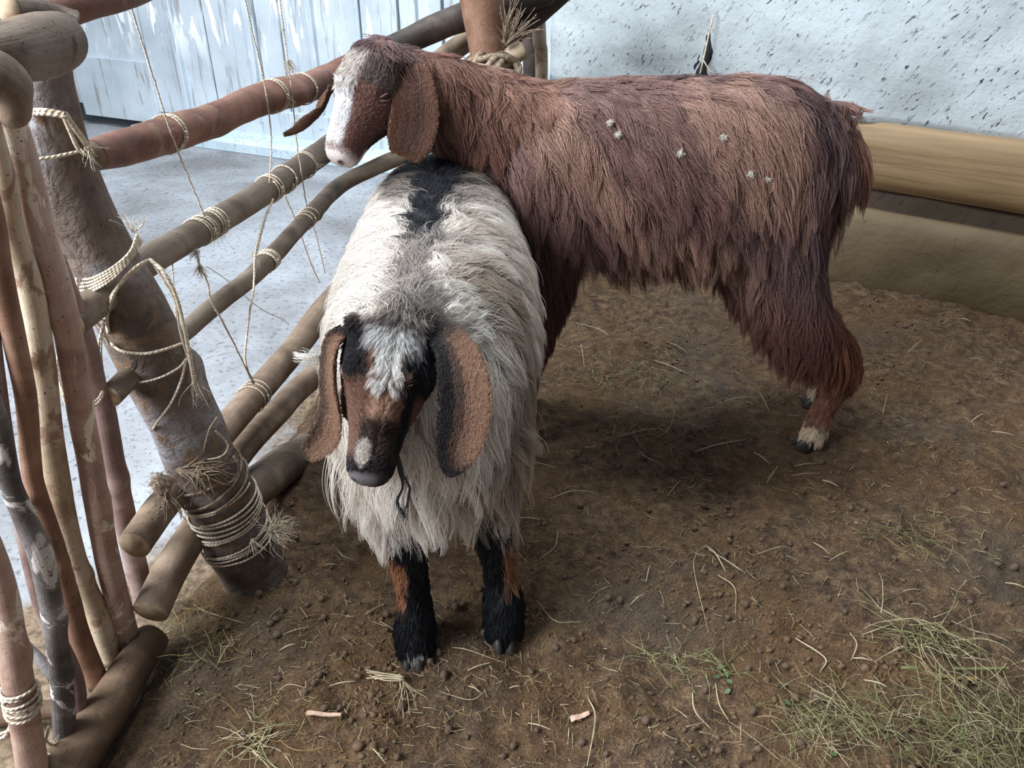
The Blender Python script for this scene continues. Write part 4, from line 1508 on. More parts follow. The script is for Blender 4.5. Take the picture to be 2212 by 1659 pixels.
def w_head_col(s, f, u, n):
    base = np.tile(lin(126, 92, 76), (n, 1))
    base = blend(base, lin(28, 28, 34), sstep(s, .008, .016) * (1 - sstep(f, .088, .108)))
    base = blend(base, lin(30, 28, 32), sstep(-s, .026, .034) * (1 - sstep(f, .075, .09)))
    base = blend(base, lin(24, 22, 26), sstep(s, .020, .025) * (1 - sstep(s, .034, .040)) * sstep(f, .08, .09) * (1 - sstep(f, .17, .20)) * sstep(u, -.075, -.06))
    base = blend(base, lin(170, 134, 114), (1 - sstep(abs(s), .014, .022)) * sstep(f, .082, .095) * (1 - sstep(f, .13, .15)))
    base = blend(base, lin(62, 46, 42), (1 - sstep(abs(s), .020, .026)) * sstep(f, .128, .148) * sstep(u, -.05, -.03))
    base = blend(base, lin(226, 224, 220), (1 - sstep(abs(s + .006), .011, .018)) * (1 - sstep(f, .082, .096)) * sstep(u, -.04, -.02))
    base = blend(base, lin(206, 204, 202), (1 - sstep(abs(s + .004), .028, .040)) * (1 - sstep(f, .022, .045)) * sstep(u, -.04, -.02))
    base = blend(base, lin(74, 60, 54), (1 - sstep(f, -.006, .010)))
    base = blend(base, lin(40, 34, 38), sstep(f, .178, .195))
    base = blend(base, lin(96, 90, 92), sstep(f, .206, .214) * (1 - sstep(s, .004, .02)))
    base = blend(base, lin(196, 186, 178), (1 - sstep(np.hypot((s + .014) / .011, (f - .182) / .02), .7, 1.1)) * sstep(u, -.05, -.035))
    base = blend(base, lin(150, 144, 144), sstep(f, .206, .212) * sstep(-u, .062, .07))
    base = blend(base, lin(8, 6, 8), 1 - sstep(np.hypot(np.hypot(abs(s) - .015, f - .2165) / 1.2, (u + .040) * 1.5), .004, .007))
    return base


def w_col(p, n):
    lab, tt = W_.classify(p)
    nm = np.array([c[0] for c in W_.cl])[lab]
    c = np.tile(lin(252, 243, 234), (len(p), 1))
    # black along the rump and spine, thin grey along the neck top
    xs = np.interp(p[:, 1], [.95, 1.2, 1.8], [-.140, -.152, -.145])
    ax_ = abs(p[:, 0] - xs) + 0.012 * vnoise(p, 40, 5)
    wdt = np.interp(p[:, 1], [1.0, 1.20, 1.30, 1.45, 1.60, 1.85], [.012, .014, .022, .032, .052, .12])
    top = sstep(p[:, 2], .60, .64)
    c = blend(c, lin(42, 42, 48), (1 - sstep(ax_, wdt * .8, wdt * 1.25)) * top * sstep(p[:, 1], 1.20, 1.28))
    c = blend(c, lin(112, 98, 92), (1 - sstep(ax_, wdt * 1.4, wdt * 2.2)) * top * sstep(p[:, 1], 1.35, 1.5) * .8)
    c = blend(c, lin(42, 42, 48), (1 - sstep(ax_, wdt * .8, wdt * 1.15)) * top * sstep(p[:, 1], 1.20, 1.28))
    c = blend(c, lin(120, 108, 102), (1 - sstep(ax_, .018, .04)) * top * (1 - sstep(p[:, 1], 1.22, 1.30)) * 0.75)
    ps_ = sstep(vnoise(p, 9, 8) + 0.5 * vnoise(p, 21, 9), .35, .8) * sstep(p[:, 0], -.13, -.06)
    c = blend(c, lin(150, 128, 104), ps_ * .7)
    c = blend(c, lin(150, 112, 88), sstep(p[:, 0], .0, .02) * (1 - sstep(p[:, 2], .40, .48)) * sstep(p[:, 1], 1.25, 1.4))
    # legs
    fore = (nm == 'foreleg_r') | (nm == 'foreleg_l')
    hind = (nm == 'hindleg_r') | (nm == 'hindleg_l')
    low = fore & (p[:, 2] < .30)
    c[low] = lin(26, 28, 34)
    tan = sstep(p[:, 2], .105, .13) * (1 - sstep(p[:, 2], .22, .25))
    cx = np.where(nm == 'foreleg_r', -.183, -.010)
    tr = low & (((nm == 'foreleg_r') & (p[:, 0] < cx + .008)) | ((nm == 'foreleg_l') & (p[:, 0] > cx - .006)))
    c = blend(c, lin(164, 116, 88), tan * tr)
    wh = low & (nm == 'foreleg_r') & (p[:, 2] < .05) & (p[:, 0] > FL[0] - .004) & (p[:, 0] < FL[0] + .014)
    c[wh] = lin(190, 188, 190)
    hl = hind & (p[:, 2] < .36)
    c = blend(c, lin(104, 70, 52), hl * (1 - sstep(p[:, 2], .22, .36)))
    # head
    s, f, u = head_local(p, WPOLL, WAX, WSC)
    hh = (nm == 'head') & (f > -.03)
    hc = w_head_col(s, f, u, len(p))
    bk = sstep(f, -.02, .0)
    c = np.where(hh[:, None], c * (1 - bk[:, None]) + hc * bk[:, None], c)
    for k, e in enumerate(WEARS):
        d = np.full(len(p), 1e9)
        tt_ = np.zeros(len(p))
        sd_ = np.zeros(len(p))
        for i in range(len(e[2])):
            dd = np.linalg.norm(p - e[2][i], axis=1)
            b = dd < d
            d[b] = dd[b]
            tt_[b] = i / (len(e[2]) - 1)
            sd_[b] = ((p - e[2][i]) @ unit(e[4][i]))[b] / max(e[3][i], .004)
        m_ = (d < .036) & (abs(sd_) < 1.4)
        if True:
            q = (p - e[2][np.clip((tt_ * (len(e[2]) - 1)).astype(int), 0, len(e[2]) - 1)])
            isear = IS_EAR(p, k, d)
            ec = np.tile(lin(150, 116, 94), (len(p), 1)) if k == 0 else np.tile(lin(158, 124, 102), (len(p), 1))
            if k == 0:
                ec = blend(ec, lin(40, 34, 36), 1 - sstep(sd_, -.45, .15 - .3 * 0))
                ec = blend(ec, lin(96, 68, 56), (1 - sstep(abs(sd_ + .1), .1, .45)) * sstep(tt_, .35, .6))
                ec = blend(ec, lin(40, 34, 36), sstep(tt_, .66, .85))
                ec = blend(ec, lin(36, 32, 34), 1 - sstep(tt_, .05, .22))
            else:
                ec = blend(ec, lin(70, 54, 50), sstep(sd_, .1, .7) * .7)
                ec = blend(ec, lin(52, 46, 48), sstep(tt_, .84, .95))
                ec = blend(ec, lin(40, 34, 34), 1 - sstep(tt_, .02, .12))
            c = np.where(isear[:, None], ec, c)
    return c


EARKEYS = {}
def IS_EAR(p, k, d):
    key = 'w%d' % k
    kd = EARKEYS[key]
    r = np.round(p, 4)
    return np.array([tuple(x) in kd for x in r]) if len(p) < 400000 else np.zeros(len(p), bool)


for k, e in enumerate(WEARS):
    EARKEYS['w%d' % k] = set(tuple(x) for x in np.round(np.array(e[0], dtype=np.float32).astype(float), 4))


def sculpt_list(L, ax, sc, eye_depth=0.004, ew=1.0):
    A = np.array(ax)
    S = lambda a, b, c: np.diag([1 / a, 1 / b, 1 / c]) @ A
    out = []
    for sg in (1, -1):
        out.append((L(sg * .061 * ew, .072, -.030), .016 * sc, eye_depth * sc, S(1.2, 1.2, .8)))        # eye socket
        out.append((L(sg * .0150, .2165, -.040), .0070 * sc, .0075 * sc, S(1.2, 1.2, .62)))          # nostril
        out.append((L(sg * .030, .150, -.074), .020 * sc, .0035 * sc, S(1, 2.1, .22)))               # mouth line
        out.append((L(sg * .024, .188, -.070), .020 * sc, .0045 * sc, S(1, 1.4, .24)))
    out.append((L(0, .222, -.052), .011 * sc, .0040 * sc, S(.22, 1, 1.2)))                           # philtrum
    out.append((L(0, .216, -.068), .016 * sc, .0055 * sc, S(1.3, 1, .25)))                           # mouth front
    return out


wbody, wme, wbvh = finish_body(W_, 'body', 0.0052, wg, w_col, WPOLL, WAX, WSC, [(e[0], e[1]) for e in WEARS], sculpt_list(WL, WAX, WSC, .004, 1.05))


def eyes(L, ax, sc, root, closed, ew=1.0, side=(1, -1)):
    for sg in side:
        c = L(sg * .0512 * ew, .072, -.031)
        child_mesh('eye', [ball(c, .0122 * sc, (1, 1, 1), np.array(ax))], M['eye'], root)
        ps = []
        for dz in ((.0035, .001) if closed else (.0060, -.0066)):
            pts = [L(sg * .0500 * ew, .072, -.031) + (ax[0] * sg * math.cos(a) * .0128 + (ax[1] * .77 + ax[2] * .64) * math.sin(a) * .0140) * sc + (ax[2] * .77 - ax[1] * .64) * dz * sc * (1 - abs(math.sin(a)) ** 2 * .7) for a in np.linspace(-1.35, 1.35, 16)]
            v, f, uv_, nq_ = tube_geo(np.array(pts), [.001 * sc, .0022 * sc, .0024 * sc, .0022 * sc, .001 * sc], 8)
            ps.append((list(v), f))
        child_mesh('eyelid', ps, M['lid'], root)


M['lid'] = flat_mat('eyelid_skin', srgb(112, 84, 78), 0.6, 0.2, 200)
eyes(WL, WAX, WSC, wg, True, 1.05)
hoof(np.array([FL[0], FL[1] - .004, 0.0]), (-.05, -1, 0), .023, wg)
hoof(np.array([FR[0], FR[1] - .004, 0.0]), (.1, -1, 0), .023, wg)
for sx in (-1, 1):
    hoof(np.array([-.150 + sx * .095, 1.69, 0.0]), (0, -1, 0), .022, wg)


def w_spec(p, n):
    lab, tt = W_.classify(p)
    nm = np.array([c[0] for c in W_.cl])[lab]
    N = len(p)
    ln = np.full(N, .085)
    gv = np.full(N, .16)
    lf = np.full(N, .55)
    wv = np.full(N, .38)
    low = np.clip((.60 - p[:, 2]) / .25, 0, 1)
    ln += .055 * low
    front = (p[:, 1] < 1.12) & (p[:, 2] < .55)
    ln[front] = .168
    gv[front] = .26
    lf[front] = .40
    neck = nm == 'neck'
    ln[neck] = .060
    _s, _f, _u = head_local(p, WPOLL, WAX, WSC)
    nearh = neck & (_f > -.075)
    ln[nearh] = .042
    gv[nearh] = .03
    topm = p[:, 2] > .645
    ln[topm] *= .75
    black = (abs(p[:, 0] + .148) < .034) & (p[:, 2] > .62) & (p[:, 1] > 1.25)
    ln[black] = .046
    lf[black] = .35
    for k in ('foreleg_r', 'foreleg_l', 'hindleg_r', 'hindleg_l'):
        m_ = nm == k
        z = p[:, 2]
        ln[m_] = np.interp(z[m_], [0, .06, .20, .25, .32, .40], [.022, .028, .024, .034, .115, .150])
        lf[m_] = np.where(z[m_] > .27, .18, .40)
        wv[m_] = .12
        gv[m_] = .2
    return ln, gv, lf, wv


def w_groom(p, n):
    g = np.tile(np.array([0.0, 0.55, -0.65]), (len(p), 1))
    g[:, 0] += np.sign(p[:, 0] + .145) * .35
    front = p[:, 1] < 1.10
    g[front & (p[:, 2] < .60)] = np.array([0, 0.05, -1.0])
    g[front & (p[:, 0] < -.20), 0] = -.10
    hi_ = front & (p[:, 2] >= .60)
    g[hi_, 1] = .9
    g[hi_, 2] = -.1
    # spine hair sweeps sideways and back
    sp_ = ((1 - sstep(abs(p[:, 0] + .150), .004, .07)) * (p[:, 2] > .62))[:, None]
    g = g * (1 - sp_) + np.array([0, .9, -.1]) * sp_
    return g


def not_head(cl, poll, ax, sc):
    def f(c, n):
        lab, _ = cl.classify(c)
        ish = np.array([x[0] for x in cl.cl])[lab] == 'head'
        s, f_, u = head_local(c, poll, ax, sc)
        r = np.ones(len(c))
        r[(f_ > -.005) & ish] = 0
        r[c[:, 2] < .26] = 2.6
        return r
    return f


fleece = grow('fleece', wme, wbvh, int(6200 * DEN), not_head(W_, WPOLL, WAX, WSC), w_spec, w_col0 if False else w_col, wg, 101, 24, K=9, groom=w_groom, kid_r=.0070, rad=.00044, tuft=9)


def head_spec(L, poll, ax, sc, tuft):
    def f(p, n):
        s, f_, u = head_local(p, poll, ax, sc)
        N = len(p)
        ln = np.full(N, .0070)
        ln[f_ > .15] = .0045
        ln[f_ > .190] = .0030
        ln[f_ > .200] = .0020
        ln[f_ < .03] = .013
        if tuft:
            m_ = (f_ < .055) & (u > -.03) & (abs(s) < .045)
            ln[m_] = tuft
            m2 = (f_ > .055) & (f_ < .095) & (abs(s) < .018) & (u > -.03)
            ln[m2] = .022
        return ln, np.full(N, .03), np.full(N, .17), np.full(N, .10)
    return f


def head_sel(poll, ax, sc, g_):
    def f(c, n):
        s, f_, u = head_local(c, poll, ax, sc)
        lab, _ = g_.classify(c)
        r = ((f_ > -.02) & (f_ < .226) & (np.array([x[0] for x in g_.cl])[lab] == 'head')).astype(float)
        r[(f_ > .206)] *= .0
        # leave nostrils and eyes bare
        for sg in (1, -1):
            d = np.hypot(np.hypot(s - sg * .0145, f_ - .2165), (u + .040))
            r[d < .0075] = 0
            d = np.hypot(np.hypot((s - sg * .058 * g_.ew) / 1.25, f_ - .072), (u + .031) * 1.9)
            r[d < .0125] = 0
        return r
    return f


def head_groom(ax, poll, sc, crown=0.085):
    def f(p, n):
        s, f_, u = head_local(p, poll, ax, sc)
        # face hair runs from the nose up to the brow; forelock falls forward
        g = ax[1][None] * np.where(f_ < crown, 1.0, -0.8)[:, None] + ax[0][None] * (np.sign(s) * .35)[:, None] - ax[2][None] * .2
        return g
    return f


grow('face_hair', wme, wbvh, 9500, head_sel(WPOLL, WAX, WSC, W_), head_spec(WL, WPOLL, WAX, WSC, .017), w_col, wg, 102, 12, K=5, groom=head_groom(WAX, WPOLL, WSC), kid_r=.0035, rad=.00026, lock=.35, jit=.16, cv=(.92, 1.06))


def ear_hair(e, n_, colf, root, seed, key, length=.0045):
    me = bpy.data.meshes.new('t')
    me.from_pydata([tuple(v) for v in e[0]], [], e[1])
    bm = bmesh.new()
    bm.from_mesh(me)
    bmesh.ops.recalc_face_normals(bm, faces=bm.faces)
    b = BVHTree.FromBMesh(bm)
    bm.to_mesh(me)
    bm.free()
    C = e[2]
    def gr(p, n):
        out = np.zeros_like(p)
        for i, q in enumerate(p):
            k = int(np.argmin(np.linalg.norm(C - q, axis=1)))
            k2 = min(k + 1, len(C) - 1)
            out[i] = unit(C[k2] - C[max(k2 - 2, 0)])
        return out
    V = np.array(e[0])
    base = colf(V, np.zeros_like(V))
    def cf(p, n):
        o = np.zeros_like(p)
        for i in range(len(p)):
            o[i] = base[int(np.argmin(np.sum((V - p[i]) ** 2, 1)))]
        return o
    return grow('ear_hair', me, b, n_, lambda c, n: np.ones(len(c)), lambda p, n: (np.full(len(p), length), np.full(len(p), .02), np.full(len(p), .10), np.full(len(p), .05)),
                cf, root, seed, 10, K=4, groom=gr, kid_r=.004, rad=.00026, lock=.2, jit=.15, cv=(.94, 1.05))


ear_hair(e1, 5200, w_col, wg, 103, 'w0')
ear_hair(e2, 3200, w_col, wg, 104, 'w1')
# black beard hanging below the chin
ps = []
for k in range(26):
    R2 = np.random.default_rng(300 + k)
    x = R2.uniform(-5, 5)
    ps.append((catmull([P(858 + x, 985, .86), P(866 + x * .8 + R2.uniform(-3, 3), 1020, .855), P(876 + x * .4 + (8 if k % 4 == 0 else -6), 1052, .852), P(858 + x * .6 + (22 if k % 4 == 0 else 0), 1085, .85), P(874 + R2.uniform(-8, 8) , 1120 + R2.uniform(-25, 12), .85)], 16), [.0007, .0006, .0003], 4))
bd = tubes_obj('beard', ps, [flat_mat('black_beard', srgb(28, 26, 32), .5, .2)])
bd.parent = wg
bd.matrix_parent_inverse = Matrix.Translation(-wg.location)

# ---------------- brown goat, side on behind ----------------
bg = empty('goat', (0.32, 1.70, 0.0))
tag(bg, 'shaggy reddish-brown goat with white blaze, standing side on behind the white goat', 'goat')
B_ = Goat()
bx = lambda px, Y=1.70, z=.62: (px - 1106) / FPX * (Y * CT + (CAM_H - z) * ST)
yb = 1.705
bt = [((.690, yb + .02, .625), .04, .06), ((.660, yb + .015, .645), .084, .110), ((.585, yb + .01, .662), .116, .142), ((.52, yb, .672), .126, .166), ((.40, yb, .665), .134, .172),
      ((.28, yb, .660), .134, .174), ((.17, yb, .665), .124, .170), ((.08, yb - .01, .665), .107, .156), ((.02, yb - .02, .66), .075, .12), ((-.01, yb - .02, .65), .03, .05)]
B_.loft('trunk', bt, n=44, seg=32)
BPOLL, BMUZ = P(796, 112, 1.635), P(696, 322, 1.530)
BAX = head_axes(BPOLL, BMUZ, math.radians(1))
BSC = float(np.linalg.norm(BMUZ - BPOLL)) / 0.216
print('head scales', WSC, BSC, WPOLL, WMUZ, BPOLL, BMUZ)
nb0 = BPOLL + BAX[1] * .015 - BAX[2] * .045
B_.loft('neck', [((.12, yb, .69), .09, .13), ((.02, yb, .725), .080, .115), ((-.08, yb - .01, .770), .068, .092), ((-.14, yb - .03, .81), .058, .074), (nb0, .048, .052)], n=26)
HB = G(1748, 968, 0.0)
leg(B_, 'hindleg_l', np.array([.585, 1.70, .58]), [np.array([.595, 1.67, .45]), np.array([.66, 1.615, .33]), np.array([HB[0] + .045, HB[1] + .02, .235]), np.array([HB[0] + .02, HB[1] + .012, .12]), np.array([HB[0] + .008, HB[1] + .006, .055]), np.array([HB[0] - .004, HB[1], .026])],
    [.090, .082, .055, .030, .024, .026, .025])
leg(B_, 'hindleg_r', np.array([.60, 1.79, .56]), [np.array([.585, 1.80, .45]), np.array([.64, 1.81, .33]), np.array([.79, 1.82, .235]), np.array([.805, 1.81, .12]), np.array([.805, 1.80, .055]), np.array([.80, 1.80, .026])],
    [.11, .085, .055, .030, .022, .025, .025])
HF = np.array([.055, 1.63, 0])
leg(B_, 'foreleg_l', np.array([.095, 1.69, .54]), [np.array([.075, 1.66, .42]), np.array([.045, 1.63, .26]), np.array([.03, 1.63, .14]), np.array([.04, 1.63, .06]), np.array([.035, 1.63, .026])], [.060, .048, .030, .022, .025, .025])
leg(B_, 'foreleg_r', np.array([.11, 1.77, .54]), [np.array([.09, 1.78, .42]), np.array([.06, 1.78, .26]), np.array([.045, 1.78, .14]), np.array([.04, 1.78, .06]), np.array([.03, 1.78, .026])], [.07, .05, .030, .022, .025, .025])
B_.loft('tail', [((.60, yb + .01, .755), .03, .03), ((.640, yb, .775), .022, .022), ((.680, yb - .01, .782), .014, .014), ((.705, yb - .02, .778), .008, .008)], n=14)
B_.ew = 1.15
hp, C_, R_h = head_parts(BPOLL, BAX, BSC, 1.28)
B_.parts += hp
B_.cl.append(('head', C_, R_h))
BL = lambda s, f, u: BPOLL + (BAX[0] * s + BAX[1] * f + BAX[2] * u) * BSC
b1 = ear_geo([P(878, 118, 1.655), P(890, 150, 1.625), P(894, 200, 1.60), P(896, 250, 1.59), P(886, 300, 1.585), P(878, 332, 1.585), P(876, 338, 1.585)],
             [.018, .030, .040, .045, .043, .030, .012], [(.8, .2, .3), (1, .1, .1), (1, .1, 0), (1, .1, 0), (1, 0, 0), (1, 0, -.05), (1, 0, 0)], cup=.22)
b2 = ear_geo([P(716, 190, 1.70), P(706, 212, 1.69), P(694, 238, 1.68), P(668, 264, 1.67), P(640, 282, 1.665), P(616, 291, 1.66)],
             [.014, .019, .021, .019, .009, .003], [(-.3, .8, -.4), (-.5, .6, -.5), (-.6, .5, -.6), (-.5, .5, -.7), (-.4, .5, -.8), (-.4, .5, -.8)], cup=-.4)
BEARS = [b1, b2]
for k, e in enumerate(BEARS):
    EARKEYS['b%d' % k] = set(tuple(x) for x in np.round(np.array(e[0], dtype=np.float32).astype(float), 4))


def b_col(p, n):
    lab, tt = B_.classify(p)
    nm = np.array([c[0] for c in B_.cl])[lab]
    c = np.tile(lin(142, 110, 103), (len(p), 1))
    c = blend(c, lin(186, 150, 132), sstep(vnoise(p, 7, 15) + .5 * vnoise(p, 19, 17), -.05, .6) * .85)
    c = blend(c, lin(100, 80, 84), sstep(vnoise(p, 8, 25) + .5 * vnoise(p, 23, 27), .05, .6) * .85)
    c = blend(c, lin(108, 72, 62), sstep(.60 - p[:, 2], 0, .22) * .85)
    c = blend(c, lin(146, 96, 70), sstep(p[:, 0], .66, .74) * .8)
    c = blend(c, lin(144, 102, 84), (nm == 'neck') * .6)
    lg_ = np.array([x.startswith('hindleg') or x.startswith('foreleg') for x in nm])
    c = blend(c, lin(140, 96, 78), lg_ * (1 - sstep(p[:, 2], .2, .35)))
    c = blend(c, lin(226, 206, 180), lg_ * (1 - sstep(p[:, 2], .06, .085)))
    s, f, u = head_local(p, BPOLL, BAX, BSC)
    hh = (nm == 'head') & (f > -.03)
    hc = np.tile(lin(124, 88, 78), (len(p), 1))
    hc = blend(hc, lin(98, 82, 80), sstep(s, .018, .032) * (1 - sstep(f, .055, .075)) * sstep(u, -.06, -.03))
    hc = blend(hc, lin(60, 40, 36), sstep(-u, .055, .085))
    hc = blend(hc, lin(232, 230, 230), (1 - sstep(abs(s + .004), .021, .031)) * sstep(f, .055, .085) * (1 - sstep(f, .185, .205)) * sstep(u, -.06, -.045))
    hc = blend(hc, lin(196, 186, 178), (1 - sstep(abs(s + .012), .028, .042)) * (1 - sstep(f, .06, .085)) * sstep(u, -.05, -.03))
    hc = blend(hc, lin(92, 72, 68), (1 - sstep(f, -.01, .012)))
    hc = blend(hc, lin(206, 192, 188), sstep(f, .190, .205))
    hc = blend(hc, lin(226, 218, 216), sstep(f, .165, .18) * sstep(-u, .066, .072))
    hc = blend(hc, lin(86, 60, 62), (1 - sstep(np.hypot(np.hypot(abs(s) - .016, f - .216), u + .042), .006, .011)))
    hc = blend(hc, lin(96, 66, 66), (1 - sstep(abs(u + .0685), .0012, .003)) * sstep(f, .165, .18))
    bk = sstep(f, -.02, .0)
    c = np.where(hh[:, None], c * (1 - bk[:, None]) + hc * bk[:, None], c)
    for k, e in enumerate(BEARS):
        kd = EARKEYS['b%d' % k]
        isear = np.array([tuple(x) in kd for x in np.round(p, 4)])
        if isear.any():
            d = np.full(len(p), 1e9)
            sd_ = np.zeros(len(p))
            tt_ = np.zeros(len(p))
            for i in range(len(e[2])):
                dd = np.linalg.norm(p - e[2][i], axis=1)
                b = dd < d
                d[b] = dd[b]
                tt_[b] = i / (len(e[2]) - 1)
                sd_[b] = ((p - e[2][i]) @ unit(e[4][i]))[b] / max(e[3][i], .004)
            ec = np.tile(lin(124, 88, 72), (len(p), 1))
            if k == 0:
                ec = blend(ec, lin(84, 62, 58), (1 - sstep(abs(sd_ - .1), .1, .6)) * .6)
                ec = blend(ec, lin(132, 88, 60), sstep(tt_, .75, .95))
            c = np.where(isear[:, None], ec, c)
    return c


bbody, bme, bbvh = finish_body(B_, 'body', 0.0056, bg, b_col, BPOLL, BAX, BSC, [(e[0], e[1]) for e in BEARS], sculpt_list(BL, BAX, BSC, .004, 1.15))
eyes(BL, BAX, BSC, bg, False, 1.15)
for q in ((HB[0] - .012, HB[1]), (.79, 1.80), (.025, 1.63), (.02, 1.78)):
    hoof(np.array([q[0], q[1], 0.0]), (-1, 0, 0), .024, bg)


def b_spec(p, n):
    lab, tt = B_.classify(p)
    nm = np.array([c[0] for c in B_.cl])[lab]
    N = len(p)
    ln = np.interp(p[:, 2], [.40, .55, .70, .80, .86], [.155, .14, .115, .075, .055])
    ln = ln * np.interp(p[:, 0], [0, .3, .5, .7], [.85, .9, 1.15, 1.25])
    gv = np.full(N, .17)
    lf = np.full(N, .28)
    wv = np.full(N, .26)
    nk = nm == 'neck'
    ln[nk] = .055
    m_ = nm == 'tail'
    ln[m_] = .042
    gv[m_] = .02
    lf[m_] = .5
    for k in ('foreleg_r', 'foreleg_l', 'hindleg_r', 'hindleg_l'):
        m_ = nm == k
        z = p[:, 2]
        if k[0] == 'h':
            ln[m_] = np.interp(z[m_], [0, .05, .16, .22, .30, .42, .55], [.026, .024, .028, .060, .120, .135, .13])
        else:
            ln[m_] = np.interp(z[m_], [0, .06, .20, .30, .42], [.010, .016, .035, .060, .10])
        lf[m_] = .28
        gv[m_] = .2
    return ln, gv, lf, wv


def b_groom(p, n):
    g = np.tile(np.array([0.50, 0.0, -0.75]), (len(p), 1))
    mid = np.exp(-((p[:, 0] - .30) / .14) ** 2) * np.clip((p[:, 2] - .56) / .1, 0, 1)
    g[:, 0] += mid * .7
    g[:, 2] += mid * .35
    g[:, 1] += np.sign(p[:, 1] - yb) * .25
    top = np.clip((p[:, 2] - .70) / .1, 0, 1)
    g[:, 0] += top * .4
    nk = p[:, 0] < -.02
    g[nk] = np.array([.35, -.1, -.9])
    rump = p[:, 0] > .60
    g[rump, 0] = .06
    lo = p[:, 2] < .45
    g[lo] = np.array([.02, 0, -1.0])
    return g


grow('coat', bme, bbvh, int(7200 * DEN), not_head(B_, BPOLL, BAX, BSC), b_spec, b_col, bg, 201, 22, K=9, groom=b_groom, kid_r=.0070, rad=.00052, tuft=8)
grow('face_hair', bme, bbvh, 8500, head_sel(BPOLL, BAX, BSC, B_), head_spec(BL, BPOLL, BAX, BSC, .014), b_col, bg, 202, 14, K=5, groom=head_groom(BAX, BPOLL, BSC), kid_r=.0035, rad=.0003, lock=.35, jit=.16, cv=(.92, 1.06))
ear_hair(b1, 5200, b_col, bg, 203, 'b0')
ear_hair(b2, 2200, b_col, bg, 204, 'b1')

# ------------------------------------------------------------------ litter on the dirt
RL = np.random.default_rng(77)


def gp(px, py, h=0.0):
    p = G(px, py, 0.0)
    for _ in range(2):
        z = float(ground_z(p[0], p[1])[0])
        p = G(px, py, z)
    p[2] = z + h
    return p


def inside(p):
    return (p[0] - F0[0]) * FN[0] + (p[1] - F0[1]) * FN[1] > 0.03


def ico(r=1.0, sub=1):
    bm = bmesh.new()
    bmesh.ops.create_icosphere(bm, subdivisions=sub, radius=r)
    V = np.array([v.co[:] for v in bm.verts])
    F = np.array([[v.index for v in f.verts] for f in bm.faces])
    bm.free()
    return V, F


def fast_mesh(name, V, F, mat, smooth=True):
    me = bpy.data.meshes.new(name)
    k = F.shape[1]
    me.vertices.add(len(V))
    me.vertices.foreach_set('co', V.ravel())
    me.loops.add(F.size)
    me.loops.foreach_set('vertex_index', F.ravel())
    me.polygons.add(len(F))
    me.polygons.foreach_set('loop_start', np.arange(len(F)) * k)
    me.polygons.foreach_set('loop_total', np.full(len(F), k))
    me.polygons.foreach_set('use_smooth', np.full(len(F), smooth))
    me.update(calc_edges=True)
    me.materials.append(mat)
    o = bpy.data.objects.new(name, me)
    COL.objects.link(o)
    return o


# crumbs of soil: too many to count
IV, IF_ = ico(1.0, 1)
n_cr = 21000
cy = 0.55 + 2.6 * RL.random(n_cr) ** 1.5
cx = RL.uniform(-.62, .80, n_cr) * (cy * CT + CAM_H * ST) * 0.95
keep = (((cx - F0[0]) * FN[0] + (cy - F0[1]) * FN[1]) > 0.05) & (((cx - A_[0]) * WN[0] + (cy - A_[1]) * WN[1]) > 0.05)
cx, cy = cx[keep], cy[keep]
clus = fbm(cx, cy, [(5, 1.0), (13, .7)], 44)
keep = RL.random(len(cx)) < np.clip(.55 + clus * .9, .08, 1)
cx, cy = cx[keep], cy[keep]
sz = 0.0013 + 0.0036 * RL.random(len(cx)) ** 3.0
sz *= np.clip(1 + 1.1 * fbm(cx, cy, [(7, 1.0)], 45), .5, 2)
cz = ground_z(cx, cy) + sz * .25
sh = RL.uniform(.6, 1.3, (len(cx), 1, 3)) * RL.uniform(.5, 1.35, (len(cx), len(IV), 1))
V = IV[None] * sh * sz[:, None, None] + np.stack([cx, cy, cz], 1)[:, None]
F = (IF_[None] + (np.arange(len(cx)) * len(IV))[:, None, None]).reshape(-1, 3)
tag(fast_mesh('soil_crumbs', V.reshape(-1, 3), F, M['clod'], True), 'loose crumbs of brown soil scattered over the bedding', 'soil crumbs', kind='stuff')

# round droppings
PV, PF = ico(1.0, 2)
dv = PV * (1 + .05 * np.sin(PV[:, [0]] * 5 + PV[:, [1]] * 3)) * np.array([1.15, .95, .85])
pm = None
pel_px = [(1130 + 2, 1352), (560, 1285), (598, 1340), (610, 1322), (585, 1350), (690, 1290), (640, 1262), (540, 1412), (505, 1330), (470, 1360), (735, 1532), (660, 1500), (1240, 1385), (1200, 1402), (1415, 1057), (1500, 1145), (1575, 1160),
          (2178, 1308), (1615, 1448), (1310, 1470), (1470, 1395), (1625, 1540), (1730, 1610), (1790, 1295), (1690, 1270), (1500, 1345), (1825, 1325), (2140, 1560), (1700, 1250), (1300, 985), (1285, 930), (1335, 1010),
          (1460, 1420), (1395, 1560), (1160, 1580), (1010, 1595), (870, 1530), (760, 1560), (700, 1455), (1045, 1370), (960, 1350), (1340, 1300), (1380, 1200), (1220, 1250)]
for _ in range(110):
    c = (RL.uniform(420, 2190), RL.uniform(860, 1650))
    pel_px.append(c)
def where(a, b):
    if a > 1690 and b > 1420:
        return 'in the green hay of the front right corner'
    if a < 720 and b > 1180:
        return 'near the foot of the fence'
    if b > 1470:
        return 'along the bottom edge of the floor'
    if a < 1180:
        return 'round the white goat\'s black hooves'
    if b < 1000:
        return 'on the dark dirt under and behind the brown goat'
    if a > 1750:
        return 'on the open floor below the right wall'
    return 'in the middle of the floor, right of the white goat'


